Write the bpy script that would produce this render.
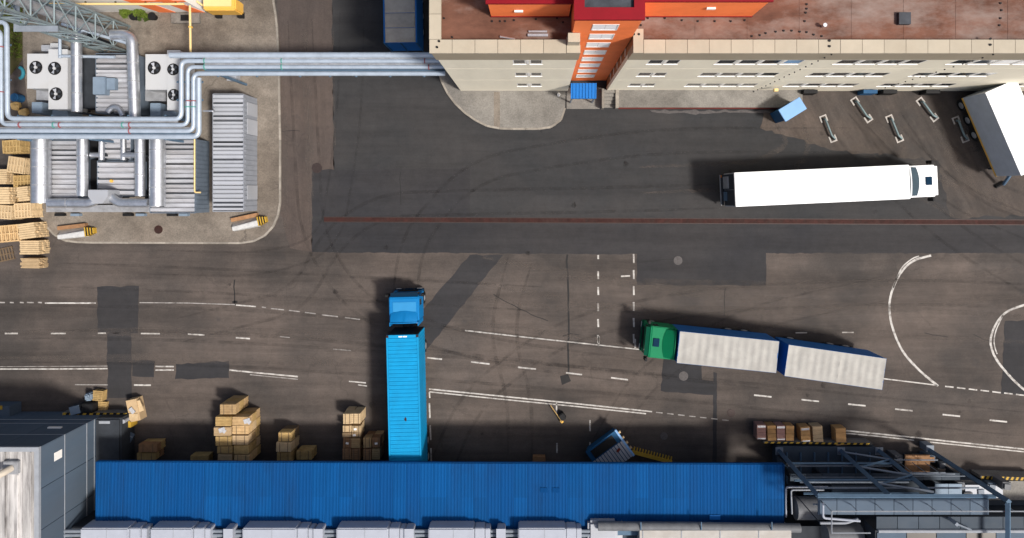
import bpy, bmesh, math, random
from mathutils import Vector, Matrix
random.seed(7)
R = math.radians
for o in list(bpy.data.objects): bpy.data.objects.remove(o)
scene = bpy.context.scene
COL = scene.collection

# ------------------------------------------------------------------ camera
CAMH, PXM, NX, NY = 56.0, 12.3, 537.0, 195.0     # height, pixels per metre on the ground, nadir pixel
cam = bpy.data.cameras.new("camera")
cam.sensor_width = 36.0
cam.lens = 36.0 * PXM * CAMH / 1024.0
cam.shift_x = -(NX - 512.0) / 1024.0
cam.shift_y = -(269.0 - NY) / 1024.0
cam.clip_end = 2000
camo = bpy.data.objects.new("camera", cam)
camo.location = (0, 0, CAMH)
COL.objects.link(camo); scene.camera = camo

# ------------------------------------------------------------------ sky and sun
SUN = Vector((2.44, -1.18, 4.0)).normalized()
w = bpy.data.worlds.new("World"); scene.world = w; w.use_nodes = True
nt = w.node_tree; nt.nodes.clear()
sky = nt.nodes.new("ShaderNodeTexSky"); sky.sky_type = 'NISHITA'; sky.sun_disc = False
sky.sun_elevation = math.asin(SUN.z); sky.sun_rotation = math.atan2(SUN.x, SUN.y)
sky.dust_density = 5.0; sky.ozone_density = 0.6
bg = nt.nodes.new("ShaderNodeBackground"); bg.inputs[1].default_value = 0.105
wo = nt.nodes.new("ShaderNodeOutputWorld")
nt.links.new(sky.outputs[0], bg.inputs[0]); nt.links.new(bg.outputs[0], wo.inputs[0])
sl = bpy.data.lights.new("sun", 'SUN'); sl.energy = 3.9; sl.angle = R(7.0); sl.color = (1.0, 0.96, 0.91)
so = bpy.data.objects.new("sun", sl); so.rotation_euler = (-SUN).to_track_quat('-Z', 'Y').to_euler()
so.location = SUN * 100; COL.objects.link(so)
scene.view_settings.view_transform = 'Standard'; scene.view_settings.look = 'None'
scene.view_settings.exposure = 0.22; scene.view_settings.gamma = 1.0
scene.render.engine = 'CYCLES'

# ------------------------------------------------------------------ helpers
def S(h): return PXM * CAMH / (CAMH - h)
def W(px, py, h=0.0):
    s = S(h); return ((px - NX) / s, (NY - py) / s)
def V3(px, py, h): x, y = W(px, py, h); return Vector((x, y, h))

class MB:
    def __init__(s): s.v = []; s.f = []
    def add(s, vs, fs):
        n = len(s.v); s.v += [tuple(p) for p in vs]; s.f += [tuple(i + n for i in f) for f in fs]; return s
    def box(s, x0, x1, y0, y1, z0, z1):
        return s.add([(x0,y0,z0),(x1,y0,z0),(x1,y1,z0),(x0,y1,z0),(x0,y0,z1),(x1,y0,z1),(x1,y1,z1),(x0,y1,z1)],
                     [(0,3,2,1),(4,5,6,7),(0,1,5,4),(1,2,6,5),(2,3,7,6),(3,0,4,7)])
    def rbox(s, c, d, rz=0.0):
        ca, sa = math.cos(rz), math.sin(rz); x, y, z = c; hx, hy, hz = d[0]/2, d[1]/2, d[2]/2
        P = []
        for dz in (-hz, hz):
            for dx, dy in ((-hx,-hy),(hx,-hy),(hx,hy),(-hx,hy)):
                P.append((x + dx*ca - dy*sa, y + dx*sa + dy*ca, z + dz))
        return s.add(P, [(0,3,2,1),(4,5,6,7),(0,1,5,4),(1,2,6,5),(2,3,7,6),(3,0,4,7)])
    def prism(s, pts, z0, z1):
        a = sum(pts[i][0]*pts[(i+1)%len(pts)][1] - pts[(i+1)%len(pts)][0]*pts[i][1] for i in range(len(pts)))
        if a < 0: pts = pts[::-1]
        n = len(pts)
        return s.add([(p[0],p[1],z0) for p in pts] + [(p[0],p[1],z1) for p in pts],
                     [tuple(range(n-1,-1,-1)), tuple(range(n,2*n))] + [(i,(i+1)%n,(i+1)%n+n,i+n) for i in range(n)])
    def sheet(s, pts, z):
        a = sum(pts[i][0]*pts[(i+1)%len(pts)][1] - pts[(i+1)%len(pts)][0]*pts[i][1] for i in range(len(pts)))
        if a < 0: pts = pts[::-1]
        return s.add([(p[0],p[1],z) for p in pts], [tuple(range(len(pts)))])
    def xprof(s, prof, y0, y1):      # profile in x,z extruded along y
        n = len(prof)
        return s.add([(p[0],y0,p[1]) for p in prof] + [(p[0],y1,p[1]) for p in prof],
                     [tuple(range(n)), tuple(range(2*n-1,n-1,-1))] + [(i,i+n,(i+1)%n+n,(i+1)%n) for i in range(n)])
    def tube(s, pts, r, n=10, cap=True):
        pts = [Vector(p) for p in pts]; rings = []; up = Vector((0,0,1)); prev = None
        for i, p in enumerate(pts):
            t = ((pts[min(i+1,len(pts)-1)] - p).normalized() + (p - pts[max(i-1,0)]).normalized())
            if t.length < 1e-6: t = pts[min(i+1,len(pts)-1)] - pts[max(i-1,0)]
            t.normalize()
            if prev is None:
                a = t.cross(up);  a = a if a.length > 1e-3 else t.cross(Vector((1,0,0)))
            else: a = prev - t * prev.dot(t)
            a.normalize(); prev = a; b = t.cross(a)
            rr = r[i] if isinstance(r, (list, tuple)) else r
            rings.append([p + (a*math.cos(2*math.pi*k/n) + b*math.sin(2*math.pi*k/n))*rr for k in range(n)])
        vs = [q for g in rings for q in g]; fs = []
        for i in range(len(rings)-1):
            for k in range(n): fs.append((i*n+k, i*n+(k+1)%n, (i+1)*n+(k+1)%n, (i+1)*n+k))
        if cap: fs.append(tuple(range(n-1,-1,-1))); fs.append(tuple(range((len(rings)-1)*n, len(rings)*n)))
        return s.add(vs, fs)
    def bar(s, p, q, t):
        return s.tube([p, q], t*0.7071, n=4)
    def mesh(s, name, m, smooth=False, bevel=0.0, seg=2):
        me = bpy.data.meshes.new(name); me.from_pydata(s.v, [], s.f); me.update()
        bm = bmesh.new(); bm.from_mesh(me)
        bmesh.ops.recalc_face_normals(bm, faces=bm.faces) if not getattr(s, 'open', False) else None
        if bevel > 0:
            bmesh.ops.bevel(bm, geom=[e for e in bm.edges if len(e.link_faces)==2 and e.calc_face_angle(0) > 0.3], offset=bevel, segments=seg, affect='EDGES', clamp_overlap=True)
        if smooth:
            for f in bm.faces: f.smooth = True
            for e in bm.edges:
                if len(e.link_faces)==2 and e.calc_face_angle(0) > 0.7: e.smooth = False
        bm.to_mesh(me); bm.free()
        if m: me.materials.append(MAT[m])
        return me

def link(name, me, parent=None, loc=None, rz=None):
    o = bpy.data.objects.new(name, me); COL.objects.link(o); o.parent = parent
    if loc is not None: o.location = loc
    if rz is not None: o.rotation_euler = (0, 0, rz)
    return o
def part(name, mb, m, parent, **k): return link(name, mb.mesh(name, m, **k), parent)
def tag(o, label, cat, group=None):
    o["label"] = label; o["category"] = cat
    if group: o["group"] = group
    return o
def thing(name, label, cat, loc=(0,0,0), rz=0.0, group=None):
    return tag(link(name, None, None, loc, rz), label, cat, group)
def single(name, mb, m, label, cat, group=None, loc=None, rz=None, **k):
    return tag(link(name, mb.mesh(name, m, **k), None, loc, rz), label, cat, group)
def struct(name, mb, m, parent=None):
    o = part(name, mb, m, parent); o["kind"] = "structure"; return o
def bend(pts, rad, n=5):             # round the corners of a path
    pts = [Vector(p) for p in pts]; out = [pts[0]]
    for i in range(1, len(pts)-1):
        a, b, c = pts[i-1], pts[i], pts[i+1]; u = (a-b).normalized(); v = (c-b).normalized()
        r = min(rad, (a-b).length*0.49, (c-b).length*0.49); p, q = b+u*r, b+v*r
        for k in range(n+1):
            t = k/n; out.append(p*(1-t)**2 + b*2*t*(1-t) + q*t*t)
    return out + [pts[-1]]
def arc(cx, cy, r, a0, a1, n=8): return [(cx + r*math.cos(R(a0+(a1-a0)*k/n)), cy + r*math.sin(R(a0+(a1-a0)*k/n))) for k in range(n+1)]
ORD = ['first','second','third','fourth','fifth','sixth','seventh','eighth','ninth','tenth','eleventh','twelfth']

# ------------------------------------------------------------------ materials
MAT = {}
KEEP = {'wall_beige','orange_wall','glass_frost','window_white','truck_white','side_navy','trailer_side_grey','tarp_grey','box_blue','pipe_blue','galv','road_paint','unit_white'}
ALB = 0.86      # base colours set for exposure +0.25
def mat(name, col, rough=0.6, metal=0.0, var=0.12, scale=1.5, dirt=None, dirt_amt=0.0, dirt_scale=0.5, bump=0.0, bscale=40.0, stretch=(1,1,1), spec=0.2, coat=0.0, orand=0.0):
    coat = 0.0
    if metal < .3 and rough > .3: rough = max(rough, .62)
    if name not in KEEP: col = tuple(c*ALB for c in col); dirt = tuple(c*ALB for c in dirt) if dirt else None
    m = bpy.data.materials.new(name); m.use_nodes = True; N = m.node_tree.nodes; L = m.node_tree.links
    b = N["Principled BSDF"]; b.inputs["Roughness"].default_value = rough; b.inputs["Metallic"].default_value = metal
    b.inputs["Specular IOR Level"].default_value = spec
    if coat: b.inputs["Coat Weight"].default_value = coat
    tc = N.new("ShaderNodeNewGeometry"); mp = N.new("ShaderNodeMapping"); mp.inputs["Scale"].default_value = stretch
    L.new(tc.outputs["Position"], mp.inputs["Vector"])
    n1 = N.new("ShaderNodeTexNoise"); n1.inputs["Scale"].default_value = scale; n1.inputs["Detail"].default_value = 6; n1.inputs["Roughness"].default_value = 0.65
    L.new(mp.outputs[0], n1.inputs["Vector"])
    r1 = N.new("ShaderNodeMapRange"); r1.inputs[1].default_value = 0.3; r1.inputs[2].default_value = 0.7
    r1.inputs[3].default_value = 1-var; r1.inputs[4].default_value = 1+var; L.new(n1.outputs[0], r1.inputs[0])
    mx = N.new("ShaderNodeMix"); mx.data_type = 'RGBA'; mx.blend_type = 'MULTIPLY'; mx.inputs[0].default_value = 1
    mx.inputs[6].default_value = (*col, 1); L.new(r1.outputs[0], mx.inputs[7]); out = mx.outputs[2]
    if dirt:
        n2 = N.new("ShaderNodeTexNoise"); n2.inputs["Scale"].default_value = dirt_scale; n2.inputs["Detail"].default_value = 8; n2.inputs["Roughness"].default_value = 0.7
        L.new(mp.outputs[0], n2.inputs["Vector"])
        r2 = N.new("ShaderNodeMapRange"); r2.inputs[1].default_value = 0.45; r2.inputs[2].default_value = 0.7; r2.inputs[4].default_value = dirt_amt
        L.new(n2.outputs[0], r2.inputs[0])
        m2 = N.new("ShaderNodeMix"); m2.data_type = 'RGBA'; L.new(r2.outputs[0], m2.inputs[0]); L.new(out, m2.inputs[6]); m2.inputs[7].default_value = (*dirt, 1)
        out = m2.outputs[2]
    if orand:
        oi = N.new("ShaderNodeObjectInfo"); ro_ = N.new("ShaderNodeMapRange"); ro_.inputs[3].default_value = 1-orand; ro_.inputs[4].default_value = 1+orand
        L.new(oi.outputs["Random"], ro_.inputs[0]); m3 = N.new("ShaderNodeMix"); m3.data_type = 'RGBA'; m3.blend_type = 'MULTIPLY'; m3.inputs[0].default_value = 1
        L.new(out, m3.inputs[6]); L.new(ro_.outputs[0], m3.inputs[7]); out = m3.outputs[2]
    L.new(out, b.inputs["Base Color"])
    if bump:
        n3 = N.new("ShaderNodeTexNoise"); n3.inputs["Scale"].default_value = bscale; n3.inputs["Detail"].default_value = 4
        L.new(mp.outputs[0], n3.inputs["Vector"])
        bp = N.new("ShaderNodeBump"); bp.inputs["Strength"].default_value = bump; bp.inputs["Distance"].default_value = 0.03
        L.new(n3.outputs[0], bp.inputs["Height"]); L.new(bp.outputs[0], b.inputs["Normal"])
    MAT[name] = m; return m

def asphalt(name, base, alt, streak=(0.06,0.9,1), rot=0.0, streak_amt=0.28, crack=0.2, fine=0.2, dark=(0.03,0.03,0.032)):
    base = tuple(c*ALB for c in base); alt = tuple(c*ALB for c in alt)
    m = bpy.data.materials.new(name); m.use_nodes = True; N = m.node_tree.nodes; L = m.node_tree.links
    b = N["Principled BSDF"]; b.inputs["Roughness"].default_value = 0.88; b.inputs["Specular IOR Level"].default_value = 0.25
    g = N.new("ShaderNodeNewGeometry")
    def noise(scale, detail=6, rough=0.6, sc=None, rz=0.0, dist=0.0):
        n = N.new("ShaderNodeTexNoise"); n.inputs["Scale"].default_value = scale; n.inputs["Detail"].default_value = detail
        n.inputs["Roughness"].default_value = rough; n.inputs["Distortion"].default_value = dist
        if sc:
            q = N.new("ShaderNodeMapping"); q.inputs["Rotation"].default_value = (0,0,rz); L.new(g.outputs["Position"], q.inputs[0])
            p = N.new("ShaderNodeMapping"); p.inputs["Scale"].default_value = sc; L.new(q.outputs[0], p.inputs[0]); L.new(p.outputs[0], n.inputs["Vector"])
        else: L.new(g.outputs["Position"], n.inputs["Vector"])
        return n.outputs[0]
    def rng(x, a, c, lo, hi):
        r = N.new("ShaderNodeMapRange"); r.inputs[1].default_value = a; r.inputs[2].default_value = c; r.inputs[3].default_value = lo; r.inputs[4].default_value = hi
        L.new(x, r.inputs[0]); return r.outputs[0]
    def mix(f, a, c, blend='MIX'):
        x = N.new("ShaderNodeMix"); x.data_type = 'RGBA'; x.blend_type = blend
        for s, v in ((0,f),(6,a),(7,c)):
            if isinstance(v, tuple): x.inputs[s].default_value = (*v,1)
            elif isinstance(v, (int,float)): x.inputs[s].default_value = v
            else: L.new(v, x.inputs[s])
        return x.outputs[2]
    c = mix(rng(noise(0.11, 5, 0.6), 0.38, 0.62, 0, 1), base, alt)
    c = mix(1.0, c, rng(noise(0.5, 8, 0.72, streak, rot), 0.3, 0.7, 1-streak_amt, 1+streak_amt), 'MULTIPLY')
    c = mix(1.0, c, rng(noise(1.3, 8, 0.75), 0.3, 0.7, 0.86, 1.14), 'MULTIPLY')
    c = mix(1.0, c, rng(noise(9, 4, 0.8), 0.25, 0.75, 1-fine, 1+fine), 'MULTIPLY')
    c = mix(rng(noise(0.55, 3, 0.55), 0.68, 0.78, 0, 0.5), c, dark)          # oil stains
    # cracks: thin voronoi edges broken up by noise
    wq = N.new("ShaderNodeVectorMath"); wq.operation = 'ADD'; nn = N.new("ShaderNodeTexNoise"); nn.inputs["Scale"].default_value = 0.8; nn.inputs["Detail"].default_value = 5
    L.new(g.outputs["Position"], nn.inputs["Vector"]); sc = N.new("ShaderNodeVectorMath"); sc.operation = 'SCALE'; sc.inputs[3].default_value = 1.6
    L.new(nn.outputs["Color"], sc.inputs[0]); L.new(g.outputs["Position"], wq.inputs[0]); L.new(sc.outputs[0], wq.inputs[1])
    v = N.new("ShaderNodeTexVoronoi"); v.feature = 'DISTANCE_TO_EDGE'; v.inputs["Scale"].default_value = 0.16; L.new(wq.outputs[0], v.inputs["Vector"])
    e = rng(v.outputs["Distance"], 0.004, 0.011, 1, 0)
    k = rng(noise(0.18, 3), 0.5, 0.58, 0, crack)
    mm = N.new("ShaderNodeMath"); mm.operation = 'MULTIPLY'; L.new(e, mm.inputs[0]); L.new(k, mm.inputs[1])
    c = mix(mm.outputs[0], c, (0.02,0.018,0.017))
    L.new(c, b.inputs["Base Color"])
    bp = N.new("ShaderNodeBump"); bp.inputs["Strength"].default_value = 0.35; bp.inputs["Distance"].default_value = 0.02
    L.new(noise(30, 3, 0.7), bp.inputs["Height"]); L.new(bp.outputs[0], b.inputs["Normal"])
    MAT[name] = m

def paint_mat(name, col, under, wear=0.5, lo=0.42, hi=0.6):      # road paint worn through to the asphalt
    m = mat(name, col, 0.7, var=0.12, scale=3, dirt=under, dirt_amt=wear, dirt_scale=2.2)
    return m

asphalt("asphalt_brown", (0.104,0.084,0.072), (0.055,0.048,0.044), streak_amt=.38)
asphalt("asphalt_dark", (0.032,0.033,0.035), (0.043,0.041,0.041), streak_amt=0.24, crack=0.12, fine=0.12)
asphalt("asphalt_new", (0.029,0.029,0.032), (0.038,0.036,0.037), streak_amt=0.28, crack=0.0, fine=0.10)
asphalt("asphalt_red", (0.094,0.072,0.061), (0.070,0.056,0.050), streak=(0.9,0.06,1), streak_amt=0.25)
asphalt("asphalt_worn", (0.098,0.077,0.064), (0.044,0.040,0.038), streak=(0.9,0.10,1), rot=R(-28), streak_amt=0.42)
paint_mat("road_paint", (0.47,0.45,0.42), (0.09,0.074,0.064), 0.98)
paint_mat("road_paint_worn", (0.34,0.32,0.30), (0.08,0.068,0.06), 0.95)
mat("sealant", (0.022,0.021,0.021), 0.7)
mat("rust_channel", (0.044,0.016,0.013), 0.8, var=0.35, scale=2.5, dirt=(0.035,0.024,0.02), dirt_amt=0.7, dirt_scale=1.2, orand=0.12)
mat("iron", (0.06,0.045,0.042), 0.6, 0.5, var=0.2, scale=8)
mat("cover_light", (0.10,0.092,0.09), 0.8, var=0.25, scale=6)
asphalt("concrete_pad", (0.225,0.195,0.162), (0.145,0.121,0.098), streak=(.55,.7,1), streak_amt=.38, crack=.35, fine=.32, dark=(.06,.048,.038))
asphalt("concrete_grey", (0.235,0.222,0.20), (0.17,0.157,0.14), streak=(.7,.7,1), streak_amt=.3, crack=.2, fine=.32, dark=(.09,.075,.065))
mat("kerb_stone", (0.30,0.27,0.23), 0.9, var=0.2, scale=2, dirt=(0.17,0.15,0.13), dirt_amt=0.6, dirt_scale=1.5, orand=0.18)
mat("wall_beige", (0.82,0.76,0.61), 0.8, var=0.06, scale=0.5, dirt=(0.70,0.63,0.50), dirt_amt=0.4, dirt_scale=0.4, stretch=(1,1,0.25))
mat("wall_tan", (0.40,0.34,0.25), 0.8, var=0.07, scale=0.5)
mat("coping_beige", (0.45,0.395,0.305), 0.75, var=0.07, scale=0.8, dirt=(0.40,0.33,0.24), dirt_amt=0.3, dirt_scale=0.6, orand=0.06)
mat("orange_wall", (0.98,0.24,0.075), 0.6, var=0.05, scale=0.8, dirt=(0.55,0.10,0.03), dirt_amt=0.3)
mat("red_coping", (0.23,0.002,0.009), 0.5, var=0.08)
mat("roof_brown", (0.15,0.068,0.045), 0.85, var=0.38, scale=0.9, dirt=(0.33,0.27,0.24), dirt_amt=0.8, dirt_scale=0.3, stretch=(0.5,1,1))
mat("roof_grey", (0.05,0.055,0.065), 0.6, var=0.4, scale=1.2)
mat("glass_dark", (0.02,0.025,0.03), 0.12, 0.0, var=0.2, spec=0.6, orand=0.4)
mat("glass_frost", (0.92,0.92,0.92), 0.35, var=0.04)
mat("window_white", (0.78,0.76,0.72), 0.5, var=0.05)
mat("brick_orange", (0.42,0.17,0.07), 0.85, var=0.2, scale=3)
mat("blue_awning", (0.008,0.16,0.52), 0.45, var=0.08)
mat("blue_roof", (0.001,0.070,0.235), 0.85, 0.0, var=0.16, scale=0.35, dirt=(0.004,0.042,0.135), dirt_amt=0.9, dirt_scale=0.35, stretch=(1,0.25,1), spec=0.12, orand=0.1)
mat("blue_roof_alt", (0.001,0.062,0.215), 0.85, 0.0, var=0.16, scale=0.35, dirt=(0.004,0.042,0.135), dirt_amt=0.9, dirt_scale=0.35, stretch=(1,0.25,1), spec=0.12)
mat("roof_mark", (0.001,0.045,0.16), 0.9, spec=.1)
mat("hatch_navy", (0.006,0.028,0.06), 0.9, spec=.1)
mat("glass_slope", (0.05,0.075,0.095), 0.9, spec=.1)
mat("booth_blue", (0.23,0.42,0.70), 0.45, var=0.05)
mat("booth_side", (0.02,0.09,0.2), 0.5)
mat("galv", (0.60,0.62,0.65), 0.36, 0.85, var=0.18, scale=2.2, dirt=(0.45,0.45,0.47), dirt_amt=0.5, dirt_scale=1.3)
mat("galv_dull", (0.40,0.41,0.43), 0.5, 0.35, var=0.2, scale=2, dirt=(0.2,0.19,0.18), dirt_amt=0.5, dirt_scale=1.6)
mat("sheet_roof", (0.42,0.43,0.46), 0.55, 0.1, var=0.2, scale=1.4, dirt=(0.26,0.23,0.22), dirt_amt=0.5, dirt_scale=1.1, stretch=(0.4,1.6,1), orand=0.15)
mat("pipe_blue", (0.38,0.44,0.51), 0.4, 0.3, var=0.12, scale=1.5)
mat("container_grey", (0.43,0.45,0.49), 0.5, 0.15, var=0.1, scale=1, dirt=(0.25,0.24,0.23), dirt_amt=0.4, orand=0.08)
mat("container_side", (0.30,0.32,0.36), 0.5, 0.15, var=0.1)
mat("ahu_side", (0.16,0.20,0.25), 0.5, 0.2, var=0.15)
mat("box_blue_grey", (0.20,0.26,0.33), 0.5, 0.1, var=0.1)
mat("unit_white", (0.43,0.44,0.45), 0.5, var=0.05, scale=1, dirt=(0.33,0.32,0.30), dirt_amt=0.4, dirt_scale=1)
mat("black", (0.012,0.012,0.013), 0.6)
mat("rubber", (0.018,0.018,0.018), 0.85)
mat("lattice", (0.25,0.31,0.325), 0.45, 0.35, var=0.15)
mat("steel_blue", (0.095,0.155,0.225), 0.75, 0.0, var=0.15, scale=1.2)
mat("steel_light", (0.22,0.25,0.29), 0.7, 0.0, var=0.15)
mat("steel_mid", (0.14,0.145,0.155), 0.6, 0.1, var=0.2)
mat("steel_dark", (0.035,0.04,0.048), 0.8, 0.0, var=0.2)
mat("deck_grey", (0.062,0.08,0.102), 0.85, 0.0, var=0.2, scale=1, dirt=(0.06,0.065,0.07), dirt_amt=0.6, orand=0.15)
mat("clad_grey", (0.085,0.118,0.16), 0.8, 0.0, var=0.08, scale=0.6, dirt=(0.10,0.115,0.135), dirt_amt=0.35, stretch=(1,1,0.2), orand=0.1)
mat("trim_light", (0.30,0.32,0.35), 0.7)
mat("roof_stained", (0.62,0.60,0.58), 0.6, 0.1, var=0.25, scale=1.2, dirt=(0.13,0.12,0.12), dirt_amt=0.95, dirt_scale=0.9, stretch=(2.6,0.25,1), orand=0.3)
mat("hazard_yellow", (0.50,0.31,0.04), 0.6, var=0.1)
mat("gas_yellow", (0.80,0.46,0.09), 0.5, var=0.06)
mat("gas_yellow_pale", (0.82,0.60,0.27), 0.5, var=0.05)
mat("wood", (0.53,0.36,0.18), 0.8, var=0.16, scale=3, dirt=(0.34,0.20,0.09), dirt_amt=0.5, dirt_scale=2.2, orand=0.22)
mat("wood_pale", (0.58,0.43,0.25), 0.8, var=0.14, scale=3, dirt=(0.45,0.31,0.17), dirt_amt=0.4, dirt_scale=2, orand=0.16)
mat("wood_yellow", (0.50,0.34,0.14), 0.8, var=0.2, scale=3, dirt=(0.28,0.16,0.055), dirt_amt=0.5, dirt_scale=2, orand=0.2)
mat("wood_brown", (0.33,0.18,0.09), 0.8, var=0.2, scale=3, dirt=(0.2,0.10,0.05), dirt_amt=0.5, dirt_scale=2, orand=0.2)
mat("wood_dark", (0.15,0.105,0.065), 0.85, var=0.2, scale=3)
mat("wood_pink", (0.42,0.235,0.19), 0.8, var=0.12, scale=3, orand=0.12)
mat("carton", (0.52,0.37,0.21), 0.85, var=0.12, scale=2, orand=0.18)
mat("carton_orange", (0.55,0.31,0.125), 0.85, var=0.12, scale=2, orand=0.18)
mat("foil", (0.55,0.55,0.56), 0.3, 0.2, var=0.2, scale=8)
mat("truck_white", (0.84,0.85,0.86), 0.35, var=0.02, coat=0.3)
mat("truck_blue", (0.001,0.17,0.44), 0.35, var=0.06, scale=1.2, coat=0.3)
mat("truck_blue_pale", (0.03,0.25,0.52), 0.35, var=0.04, coat=0.3)
mat("box_blue", (0.001,0.235,0.47), 0.45, var=0.08, scale=1.0, dirt=(0.004,0.17,0.34), dirt_amt=0.6, dirt_scale=0.6)
mat("truck_green", (0.001,0.19,0.075), 0.35, var=0.06, coat=0.3)
mat("truck_green_dark", (0.003,0.10,0.05), 0.4)
mat("side_navy", (0.008,0.10,0.32), 0.5, var=0.1)
mat("tarp_grey", (0.345,0.335,0.31), 0.75, var=0.10, scale=1.0, dirt=(0.27,0.26,0.24), dirt_amt=0.7, dirt_scale=0.9)
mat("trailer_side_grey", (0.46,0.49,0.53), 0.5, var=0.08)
mat("tarp_dark", (0.40,0.375,0.34), 0.8, var=0.16, scale=1.2, dirt=(0.27,0.25,0.23), dirt_amt=0.6, orand=0.15)
mat("headlamp", (0.6,0.6,0.6), 0.15)
mat("tail_red", (0.45,0.02,0.015), 0.3)
mat("tail_orange", (0.7,0.2,0.02), 0.3)
mat("white_block", (0.55,0.55,0.54), 0.8, var=0.15, scale=3)
mat("guide_white", (0.42,0.39,0.36), 0.7, var=0.3, scale=6)
mat("guide_steel", (0.18,0.24,0.25), 0.5, 0.3, var=0.2)
mat("leaf", (0.09,0.13,0.016), 0.7, var=0.35, scale=3)
mat("leaf_dark", (0.045,0.07,0.012), 0.7, var=0.35, scale=3)
mat("soil", (0.07,0.06,0.025), 0.95, var=0.3, scale=1.5, dirt=(0.05,0.065,0.012), dirt_amt=0.8, dirt_scale=0.9)
mat("duct_white", (0.37,0.395,0.45), 0.5, var=0.06)
mat("roof_pale", (0.42,0.40,0.37), 0.7, var=0.12, scale=1, dirt=(0.36,0.32,0.28), dirt_amt=0.6, dirt_scale=0.7)
mat("beige_pipe", (0.50,0.44,0.36), 0.6, var=0.1)
mat("teal", (0.03,0.20,0.26), 0.5)
mat("valve_red", (0.30,0.10,0.11), 0.5)
mat("valve_green", (0.10,0.30,0.26), 0.5)
mat("dumpster_blue", (0.006,0.07,0.17), 0.5, var=0.15)
mat("rust_red", (0.16,0.03,0.022), 0.7, var=0.25)

# ================================================================== GROUND
g = MB(); g.sheet([(-300,-300),(300,-300),(300,300),(-300,300)], 0.0)
yard = struct("asphalt_yard", g, "asphalt_brown")
ZL = [0.004, 0.008, 0.012, 0.016]
def rough_poly(pts, step=1.2, j=0.05):
    out = []
    for i in range(len(pts)):
        a, b = pts[i], pts[(i+1)%len(pts)]; n = max(1, int(math.hypot(b[0]-a[0], b[1]-a[1])/step))
        for k in range(n):
            t = k/n; jj = 0 if k == 0 else j
            out.append((a[0]+(b[0]-a[0])*t+random.uniform(-jj,jj), a[1]+(b[1]-a[1])*t+random.uniform(-jj,jj)))
    return out
def patch(px, m, layer=0, j=0.04):
    return part("asphalt_patch", MB().sheet(rough_poly([W(*p) for p in px], .45, j*1.6), ZL[layer]), m, yard)
patch([(312,170),(334,170),(331,-60),(1100,-60),(1100,253),(766,253),(766,285),(637,285),(637,254),(312,252)], "asphalt_dark", 0)
patch([(277,-60),(331,-60),(334,170),(312,170),(312,252),(290,248),(281,215)], "asphalt_red", 0)
patch([(770,90),(1100,90),(1100,216),(950,217),(938,160),(830,150),(760,128)], "asphalt_worn", 1, 0.12)
patch([(312,221),(560,222),(1100,227),(1100,253),(766,253),(766,285),(637,285),(637,254),(312,252)], "asphalt_new", 1)
patch([(312,170),(470,168),(470,217),(312,216)], "asphalt_new", 1)
patch([(470,255),(503,255),(428,348),(405,348),(405,330)], "asphalt_new", 0)
patch([(97,287),(139,286),(138,333),(98,333)], "asphalt_new", 1)
patch([(107,333.3),(131,333.3),(132,398),(108,398)], "asphalt_new", 1)
patch([(132.3,360),(155,361),(154,377),(132.3,376)], "asphalt_new", 1)
patch([(176,364),(229,361),(229,378),(175,379)], "asphalt_new", 1)
patch([(664,346),(702,350),(702,380),(713,381),(713,395),(661,391)], "asphalt_new", 1)
patch([(713.3,372),(717,373),(716.5,470),(712.5,470)], "asphalt_new", 1, 0.02)
patch([(1005,321),(1080,318),(1080,398),(1001,394)], "asphalt_new", 1)
patch([(560,376),(568,374),(571,381),(562,385)], "sealant", 2, 0.06)

# painted lines -------------------------------------------------------------
def line(pts, wpx=1.5, m="road_paint", layer=3, name="lane_line"):
    jw = .06 if len(pts) > 12 else .1
    P = [Vector(W(*p)) for p in pts]; wd = wpx*(.85 if 'paint' in m else 1)/PXM/2; l, r = [], []
    for i, p in enumerate(P):
        t = (P[min(i+1,len(P)-1)] - P[max(i-1,0)]).normalized(); n = Vector((-t.y, t.x))
        l.append(p+n*wd*random.uniform(.9,1.1)); r.append(p-n*wd*random.uniform(.9,1.1))
    mb = MB(); n = len(P); z = ZL[layer]
    mb.add([(p.x,p.y,z) for p in l]+[(p.x,p.y,z) for p in r], [(i, i+n, i+1+n, i+1) for i in range(n-1)])
    return part(name, mb, m, yard)
def spl(P, n=8):
    out = []
    for i in range(len(P)-1):
        p0,p1,p2,p3 = P[max(i-1,0)],P[i],P[i+1],P[min(i+2,len(P)-1)]
        for k in range(n):
            t = k/n; out.append(tuple(.5*((2*b)+(-a+c)*t+(2*a-5*b+4*c-d)*t*t+(-a+3*b-3*c+d)*t**3) for a,b,c,d in zip(p0,p1,p2,p3)))
    return out+[P[-1]]
def dash(a, b, wpx=1.7, m="road_paint", name="lane_dash"): return line([a, b], wpx, m, 3, name)
for a, b in ((0,5),(10,14),(20,24),(27,34),(38,42)): dash((a,302.4),(b,302.6),1.5,"road_paint_worn")
line([(45,303),(96,303)],1.7)
line([(139.5,302.6),(190,303),(235,304.6)],1.2,"road_paint_worn"); line([(236,305),(256,306.5)],1.6)
for a,b in (((262,307),(266,307.5)),((271,308.5),(284,309.8)),((289,310.3),(300,311.6)),((305,312.4),(316,313.8)),((322,314.8),(338,316.6)),((345,317.5),(360,319.4))): dash(a,b,1.3,"road_paint_worn")
for a, b, y, y2 in ((5,18,333.4,333.4),(51,66,333.4,333.4),(98,106,333.2,333.2),(141,160,333.4,333.6),(188,204.5,334,335),(236,250,337.6,338.6)): dash((a,y),(b,y2),1.7)
dash((280,336.5),(290,337.5),1.2,"road_paint_worn"); dash((333,349),(351,350.5),1.2,"road_paint_worn")
line([(0,369),(55,369),(107.5,368.6)],1.5); line([(0,366.6),(107.5,366)],0.8,"road_paint_worn")
line([(155.5,366.3),(174,366.5)],1.6); line([(155.5,370),(174,370)],1.6)
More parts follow.
